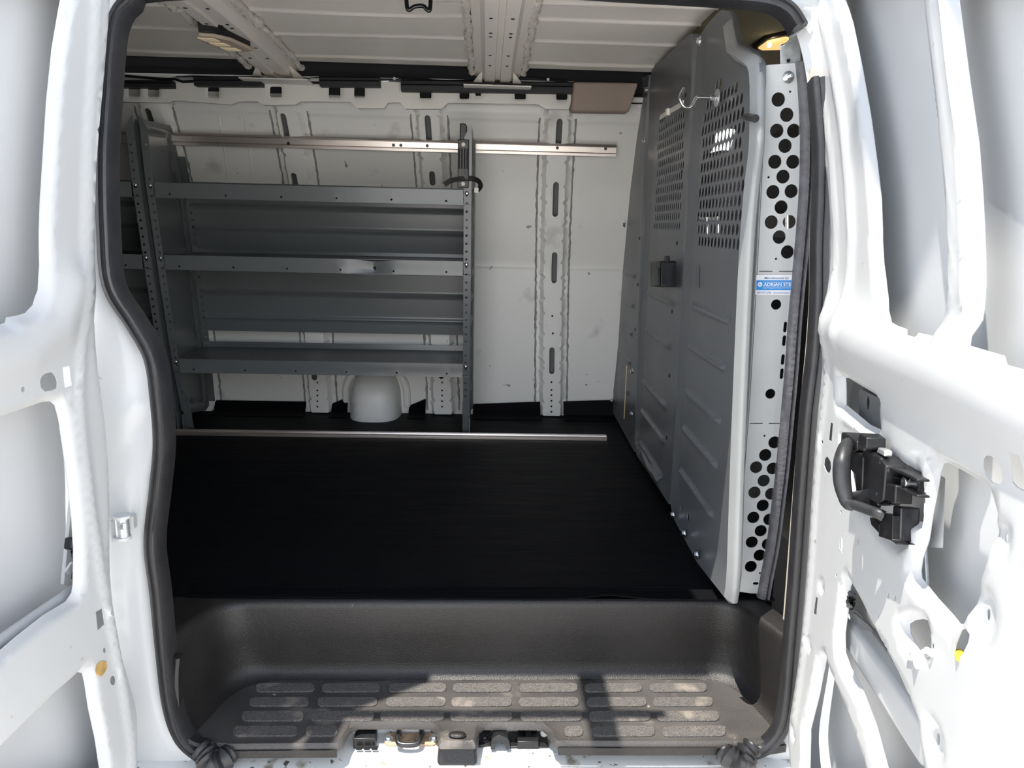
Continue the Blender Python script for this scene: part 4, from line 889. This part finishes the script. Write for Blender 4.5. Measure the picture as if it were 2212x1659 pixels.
def relR(P):
    w = fr(P)
    w += .007 * np.exp(-(dist(P, ridge1, False) / .012)**2) + .005 * np.exp(-(dist(P, ridge2, False) / .006)**2)
    w += .018 * np.exp(-(dist(P, belt, False) / .045)**2) + .005 * np.exp(-(dist(P, rA, False) / .007)**2) + .005 * np.exp(-(dist(P, rB, False) / .007)**2)
    w += .005 * np.exp(-(dist(P, ledgeline, False) / .06)**2)
    for c, r in zip(bosses, brad):
        d = np.hypot(P[:, 0] - c[0], P[:, 1] - c[1]); w -= .006 * (1 - sstep(d, r * .5, r))
    b = q([(1822, 860), (1870, 890)]); 
    return w
DW = .055
door2 = sheet(ol, holes, D.p, relR, sp=.011, rings=(.003, .007, .012), rim=DW).build('door_2', WHITE, smooth=55, solid=.0012, soff=-1)
struct(door2, 'front side door standing open at right, its stripped inner face with cutouts and black latch handle', 'door')
so_ = [np.array(p) for p in ol]
sheet(so_, [], lambda u, v, w: D.p(u, v, -DW + w), lambda P: -.02 * sstep(P[:, 1], .5, -.3) + .004 * np.exp(-((P[:, 1] - .58) / .02)**2), sp=.05, rings=()).build('outer_skin', SKIN, door2, smooth=60, solid=.0015, soff=-1)
# inside the door: guard beam, link rod, inner plate with a hole
def dbar(a, b, h, w0, w1, name, m, bev=.004):
    A, B_ = D.uv(*a, -.04), D.uv(*b, -.04); t = nz(B_ - A); nn = np.array((-t[1], t[0])) * h / 2
    qd = [A + nn, B_ + nn, B_ - nn, A - nn]; return MB().prism([D.p(*c, w0) for c in qd], D.n * (w1 - w0)).build(name, m, door2, bevel=bev)
gb = dbar((1822, 1325), (2030, 1625), .05, -.050, -.022, 'guard_beam', WHITE, .008)
MB().prism([D.px(*p, -.018) for p in ((1842, 1322), (1876, 1350), (1888, 1364), (1862, 1360))], D.n * -.003).build('beam_tab', PLATE, gb)
MB().tube([D.px(1994, 1105, -.03), D.px(1997, 1180, -.03), D.px(2004, 1300, -.03)], .0035, 10).build('link_rod', GALV, door2)
MB().tube([D.px(1993.5, 1098, -.03), D.px(1994, 1122, -.03)], .0042, 10).build('rod_sleeve', mat('blue_sleeve', (.04, .12, .4), .4), door2)
sheet(q([(1800, 800), (1860, 838), (1860, 930), (1800, 890)]), [], lambda u, v, w: D.p(u, v, -.045), None, sp=.03).build('inner_plate', PLATE, door2)
sheet([D.uv(*p, -.03) for p in ((1858, 838), (1905, 862), (1905, 945), (1858, 925))], [[D.uv(*p, -.03) for p in ell(1877, 870, 9, 30)]], lambda u, v, w: D.p(u, v, -.03), None, sp=.03).build('inner_plate', PLATE, door2, solid=.002)
# pocket bowl under the square opening and its clip
bowl = Dx([(820, 780), (900, 755), (960, 780), (985, 850), (1000, 960), (1005, 1100), (990, 1190), (950, 1225), (900, 1200), (850, 1120), (812, 1000), (795, 880)])
bc = np.mean(q(bowl), 0)
rows = [[D.p(*(bc + (p - bc) * s), w) for p in (q(bowl) + q(bowl)[:1])] for s, w in ((1.0, .000), (.97, .004), (.90, -.002), (.75, -.016), (.4, -.022), (.05, -.023))]
cl = MB().tube([D.px(1972, 1403, -.004), D.px(1978, 1425, .010), D.px(1984, 1440, .004)], .004, 8).tube([D.px(1962, 1420, .004), D.px(1988, 1424, .006)], .003, 8)
cl.build('trim_clip', TIE, door2)
MB().tube([D.px(2003, 1405, -.002), D.px(2014, 1412, .006)], .004, 8).build('trim_clip', TIE, door2)
MB().tube([D.px(2073, 1412, -.004), D.px(2075, 1420, .005)], .005, 8).build('yellow_clip', YEL, door2)
wr = [D.px(1838 + 5 * math.sin(i * 1.9), 1282 + i * 3, -.012 + .006 * math.cos(i * 2.3)) for i in range(11)]
MB().tube(wr, .0045, 8).build('wire_bundle', BLACK, door2)
# latch and inside handle assembly
hd = lambda x, y: (1780 + x * 240 / 1327, 900 + y * 300 / 1659)
la = bpy.data.objects.new('latch_handle', None); COL.objects.link(la); la.location = Vector(D.px(1880, 1060, .01)); attach(la, door2); la['label'] = 'black latch mechanism with curved pull handle'
def ds(pts, w0, w1, name, m=BLACK, bev=.002):
    return MB().prism([D.px(*hd(*p), w1) for p in pts], D.n * (w0 - w1)).build(name, m, la, bevel=bev)
sheet(q([(1815, 925), (1990, 1030), (1985, 1180), (1900, 1180), (1830, 1080)]), [], lambda u, v, w: D.p(u, v, -.026), None, sp=.03).build('recess_plate', SKIN, la)
ds([(205, 185), (250, 185), (390, 290), (390, 400), (340, 420), (190, 400)], .0, .030, 'housing')
ds([(340, 370), (460, 480), (440, 1000), (380, 1000), (370, 700), (300, 620)], .012, .028, 'housing')
ds([(405, 240), (430, 190), (505, 250), (500, 380), (460, 420), (395, 390)], .010, .034, 'housing')
ds([(455, 385), (500, 370), (620, 465), (640, 470), (735, 590), (700, 1000), (640, 1050), (470, 960)], .0, .026, 'cover_plate')
ds([(735, 590), (860, 640), (950, 590), (1140, 715), (1100, 930), (900, 850), (840, 820), (735, 790)], -.008, .006, 'rear_arm')
for y in (0, 1): ds([(745, 590 + 200*y), (860, 625 + 200*y), (930, 650 + 210*y), (1110, 745 + 190*y), (1108, 775 + 190*y), (920, 690 + 205*y), (745, 625 + 200*y)], .006, .020, 'arm_flange')
ds([(750, 690), (860, 720), (900, 745), (745, 715)], .006, .018, 'arm_flange')
ds([(705, 790), (850, 820), (840, 1040), (690, 990)], .004, .024, 'side_block')
ds([(690, 1150), (820, 1180), (810, 1470), (850, 1520), (800, 1480), (650, 1430), (665, 1250)], -.004, .020, 'lower_block')
ds([(820, 1060), (915, 1080), (900, 1500), (845, 1525), (805, 1480)], -.01, .012, 'lower_block', IRON)
ds([(600, 1200), (660, 1280), (655, 1400), (560, 1300), (535, 1200)], -.004, .01, 'cam')
c = D.px(*hd(1052, 800), .004); MB().cyl(c, c + D.n * .010, .0075, 14).build('bolt', ZINC, la, bevel=.001)
MB().ball(D.px(*hd(465, 740), .022), .0035, sc=(1, 1, 1.8)).build('bolt', TIE, la)
MB().cyl(D.px(*hd(365, 985), .028), D.px(*hd(555, 1000), .024), .010, 16, .015).build('cone', IRON, la)
sp_ = [D.px(*hd(650 + 22 * i / 6, 1040 + 12 * math.sin(i * math.pi / 2)), .012 + .012 * math.cos(i * math.pi / 2)) for i in range(40)]
MB().tube(sp_, .0017, 6).build('spring', IRON, la)
hl = [D.px(*hd(x, y), w) for x, y, w in ((295, 315, .030), (250, 390, .042), (215, 560, .050), (215, 760, .050), (245, 920, .048), (285, 1040, .046), (380, 1060, .040), (520, 1110, .032), (640, 1155, .026), (715, 1190, .020))]
hp = spline(hl, 6, False); n = len(hp)
MB().tube(hp, [.0075 + .0035 * math.sin(math.pi * min(1, i / (n * .55))) - .001 * (i > n * .6) for i in range(n)], 14).build('pull_handle', mat('worn_grey_plastic', (.028, .029, .031), .45, var=.2, vscale=60), la, smooth=60)
for k in range(4): ds([(885, 1290 + 60*k), (985, 1275 + 62*k), (980, 1300 + 62*k), (880, 1318 + 60*k)], -.018, .002, 'comb_tooth')
ds([(620, 430), (640, 365), (720, 400), (720, 480)], .012, .022, 'lock_tab', GALV)
# ---------------- left hand (rear) door
D = DoorPlane(250, 1000, 1.20, 1300, 1)
L1 = lambda pts: [(x / 2.949, y / 2.949) for x, y in pts]
hinge = [(247, -60), (246, 40), (238, 130), (226, 230), (217, 330), (213, 420), (214, 560), (214, 680), (222, 790), (236, 900), (246, 1030), (247, 1120), (248, 1230), (258, 1330), (275, 1420), (292, 1480), (304, 1530), (306, 1590), (305, 1680)]
hu = q(hinge); ol = [np.array(p) for p in spline(hu, 3, False)]
ol = [np.array((hu[0][0], zhi))] + ol + [np.array((hu[-1][0], zlo)), np.array((.60, zlo)), np.array((.60, zhi))]
win = [(153, -50), (147, 0), (143, 20), (128, 110), (117, 217), (110, 330), (103, 440), (101, 500), (101, 572), (96, 627), (83, 659), (65, 677), (45, 683), (27, 686), (22, 698), (0, 704), (-150, 735), (-150, -50)]
cut1 = [(-150, 925), (0, 906), (60, 886), (108, 869), (124, 868), (134, 876), (142, 905), (150, 960), (160, 1030), (170, 1120), (174, 1190), (173, 1262), (170, 1282), (158, 1300), (108, 1331), (54, 1374), (0, 1421), (-150, 1550)]
cut2 = [(-150, 1760), (0, 1630), (60, 1570), (120, 1510), (165, 1470), (182, 1453), (192, 1455), (197, 1475), (205, 1530), (219, 1595), (233, 1690), (-150, 1800)]
slot = [(96, 806), (110, 804), (119, 812), (124, 825), (123, 838), (113, 843), (97, 846), (88, 838), (84, 824), (87, 812)]
small = [[(134, 794), (150, 790), (156, 833), (140, 838)], ell(48, 841, 10, 13), [(207, 1322), (221, 1314), (226, 1348), (211, 1362)], ell(226, 1405, 7, 12), ell(244, 1470, 12, 21)]
holes = [q(h) for h in [win, cut1, cut2, slot] + small]
fr2 = fl_relief(ol, holes, .012, .012)
r1 = q([(212, -20), (203, 150), (192, 300), (187, 500), (184, 640), (176, 760), (172, 850), (180, 950), (198, 1100), (220, 1240), (246, 1370), (270, 1500), (285, 1600), (288, 1680)])
r2 = q([(232, -20), (220, 150), (207, 300), (200, 450), (198, 620), (193, 720)])
r3 = q([(-120, 800), (0, 770), (60, 750), (130, 700), (160, 620)])
def relL(P):
    w = fr2(P)
    w += .006 * np.exp(-(dist(P, r1, False) / .006)**2) + .004 * np.exp(-(dist(P, r2, False) / .005)**2)
    w += .014 * np.exp(-(dist(P, r3, False) / .035)**2)
    return w
door1 = sheet(ol, holes, D.p, relL, sp=.011, rings=(.003, .007, .012), rim=DW).build('door_1', WHITE, smooth=55, solid=.0012, soff=-1)
struct(door1, 'rear side door standing open at left, its stripped white inner face with large cutouts', 'door')
sheet(ol, [], lambda u, v, w: D.p(u, v, -DW - .02 + w), lambda P: -.012 * np.sin(P[:, 1] * 5), sp=.05).build('outer_skin', SKIN, door1, smooth=60, solid=.0015, soff=-1)
def lbar(a, b, r, off, name, m): return MB().tube([D.px(*a, off), D.px(*b, off)], r, 10).build(name, m, door1)
lbar((-120, 1470), (160, 1275), .010, -.035, 'guard_beam', WHITE)
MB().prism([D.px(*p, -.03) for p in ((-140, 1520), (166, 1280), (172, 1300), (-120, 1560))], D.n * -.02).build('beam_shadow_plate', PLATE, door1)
MB().prism([D.px(*p, -.05) for p in ((158, 1060), (176, 1060), (176, 1275), (138, 1262), (146, 1180))], D.n * -.006).build('inner_plate', SKIN, door1)
MB().prism([D.px(*p, -.03) for p in ((158, 1162), (178, 1160), (180, 1190), (155, 1188))], D.n * -.015).build('latch_part', BLACK, door1, bevel=.003)
MB().tube([D.px(163, 1190, -.03), D.px(168, 1215, -.03), D.px(164, 1250, -.03)], .007, 8).build('latch_part', BLACK, door1)
MB().sweep([D.px(144, 1238, -.025), D.px(155, 1222, -.022), D.px(176, 1216, -.025)], [(-.006, -.002), (-.006, .002), (.006, .002), (.006, -.002)], D.n).build('latch_spring', GALV, door1)
c = q([(208, 1436), (217, 1428), (228, 1428), (231, 1440), (226, 1452), (218, 1461), (208, 1458), (205, 1450)])
MB().prism([D.p(*p, .0004) for p in c], D.n * .0006).build('peeling_adhesive', PEEL, door1, smooth=0)
# hinge on the pillar
t = bpy.data.objects.new('hinge', None); COL.objects.link(t); t.location = Vector(atY(266, 1140, 1.22)); attach(t, door1)
MB().cyl(atY(263, 1116, 1.215), atY(267, 1162, 1.215), .011, 16).build('barrel', GALV, t, bevel=.001)
for y in (1115, 1161): c = atY(264, y, 1.215); MB().cyl(c + (0, 0, -.003), c + (0, 0, .003), .0145, 18).build('washer', WHITE, t, bevel=.001)
MB().prism([atY(x, y, 1.235) for x, y in ((262, 1118), (287, 1116), (289, 1143), (264, 1146))], (0, .012, 0)).build('leaf', WHITE, t, bevel=.001)
MB().prism([atY(x, y, 1.215) for x, y in ((236, 1125), (263, 1122), (263, 1160), (240, 1175))], (0, .008, 0)).build('leaf', WHITE, t, bevel=.002)
for y in range(1134, 1146, 3): MB().tube([atY(258, y, 1.203), atY(266, y - .5, 1.2005), atY(272, y - 1, 1.203)], .0012, 6).build('spring_coil', ZINC, t)

# ---------------- things overhead, out of the picture, that cast the shadows seen on the step and the right door
t = thing('roof_rack', 'grey steel ladder rack on the van roof above the doorway', 'roof rack', (-.9, 1.9, 1.29))
for x in (-.15, -1.6, -2.6):
    MB().box((x - .025, 1.02, 1.42), (x + .025, 2.95, 1.46)).build('crossbar', GREY, t, bevel=.006)
    for y in (1.48, 2.62): MB().box((x - .02, y - .02, 1.27), (x + .02, y + .02, 1.42)).build('foot', GREY, t, bevel=.004)
MB().box((-.9, 1.325, 1.462), (.1, 1.47, 1.468)).build('shade_deck', GREY, t)  # solid plate added to shade the front edge of the mat
MB().prism([(-2.7, .98, 1.462), (-.98, .98, 1.462), (-.50, 1.30, 1.462), (-.46, 1.5, 1.462), (-2.7, 1.5, 1.462)], (0, 0, .006)).build('shade_deck', GREY, t)  # second added plate, cut to shape the diagonal shade on the tread
MB().cyl((-2.75, 1.195, 1.475), (-.03, 1.195, 1.475), .014, 14).build('side_rail', GREY, t)
cz = 3.0
cp = [(-.01, .0), (.0, .51), (.035, .80), (.018, .87), (.018, .92), (.042, 1.02), (.095, 1.075), (1.3, 1.10), (1.3, .0)]
t = thing('shade_board', 'small added awning on two posts shading the upper right door', 'shade_board', (.6, .5, cz))  # unseen board, added and outlined to shade the upper right door
MB().prism([(a, b, cz) for a, b in cp], (0, 0, .06)).build('deck', SILL, t, smooth=0)
for x, y in ((1.24, .06), (1.24, 1.02)): MB().box((x - .05, y - .05, -.75), (x + .05, y + .05, cz)).build('post', SILL, t)
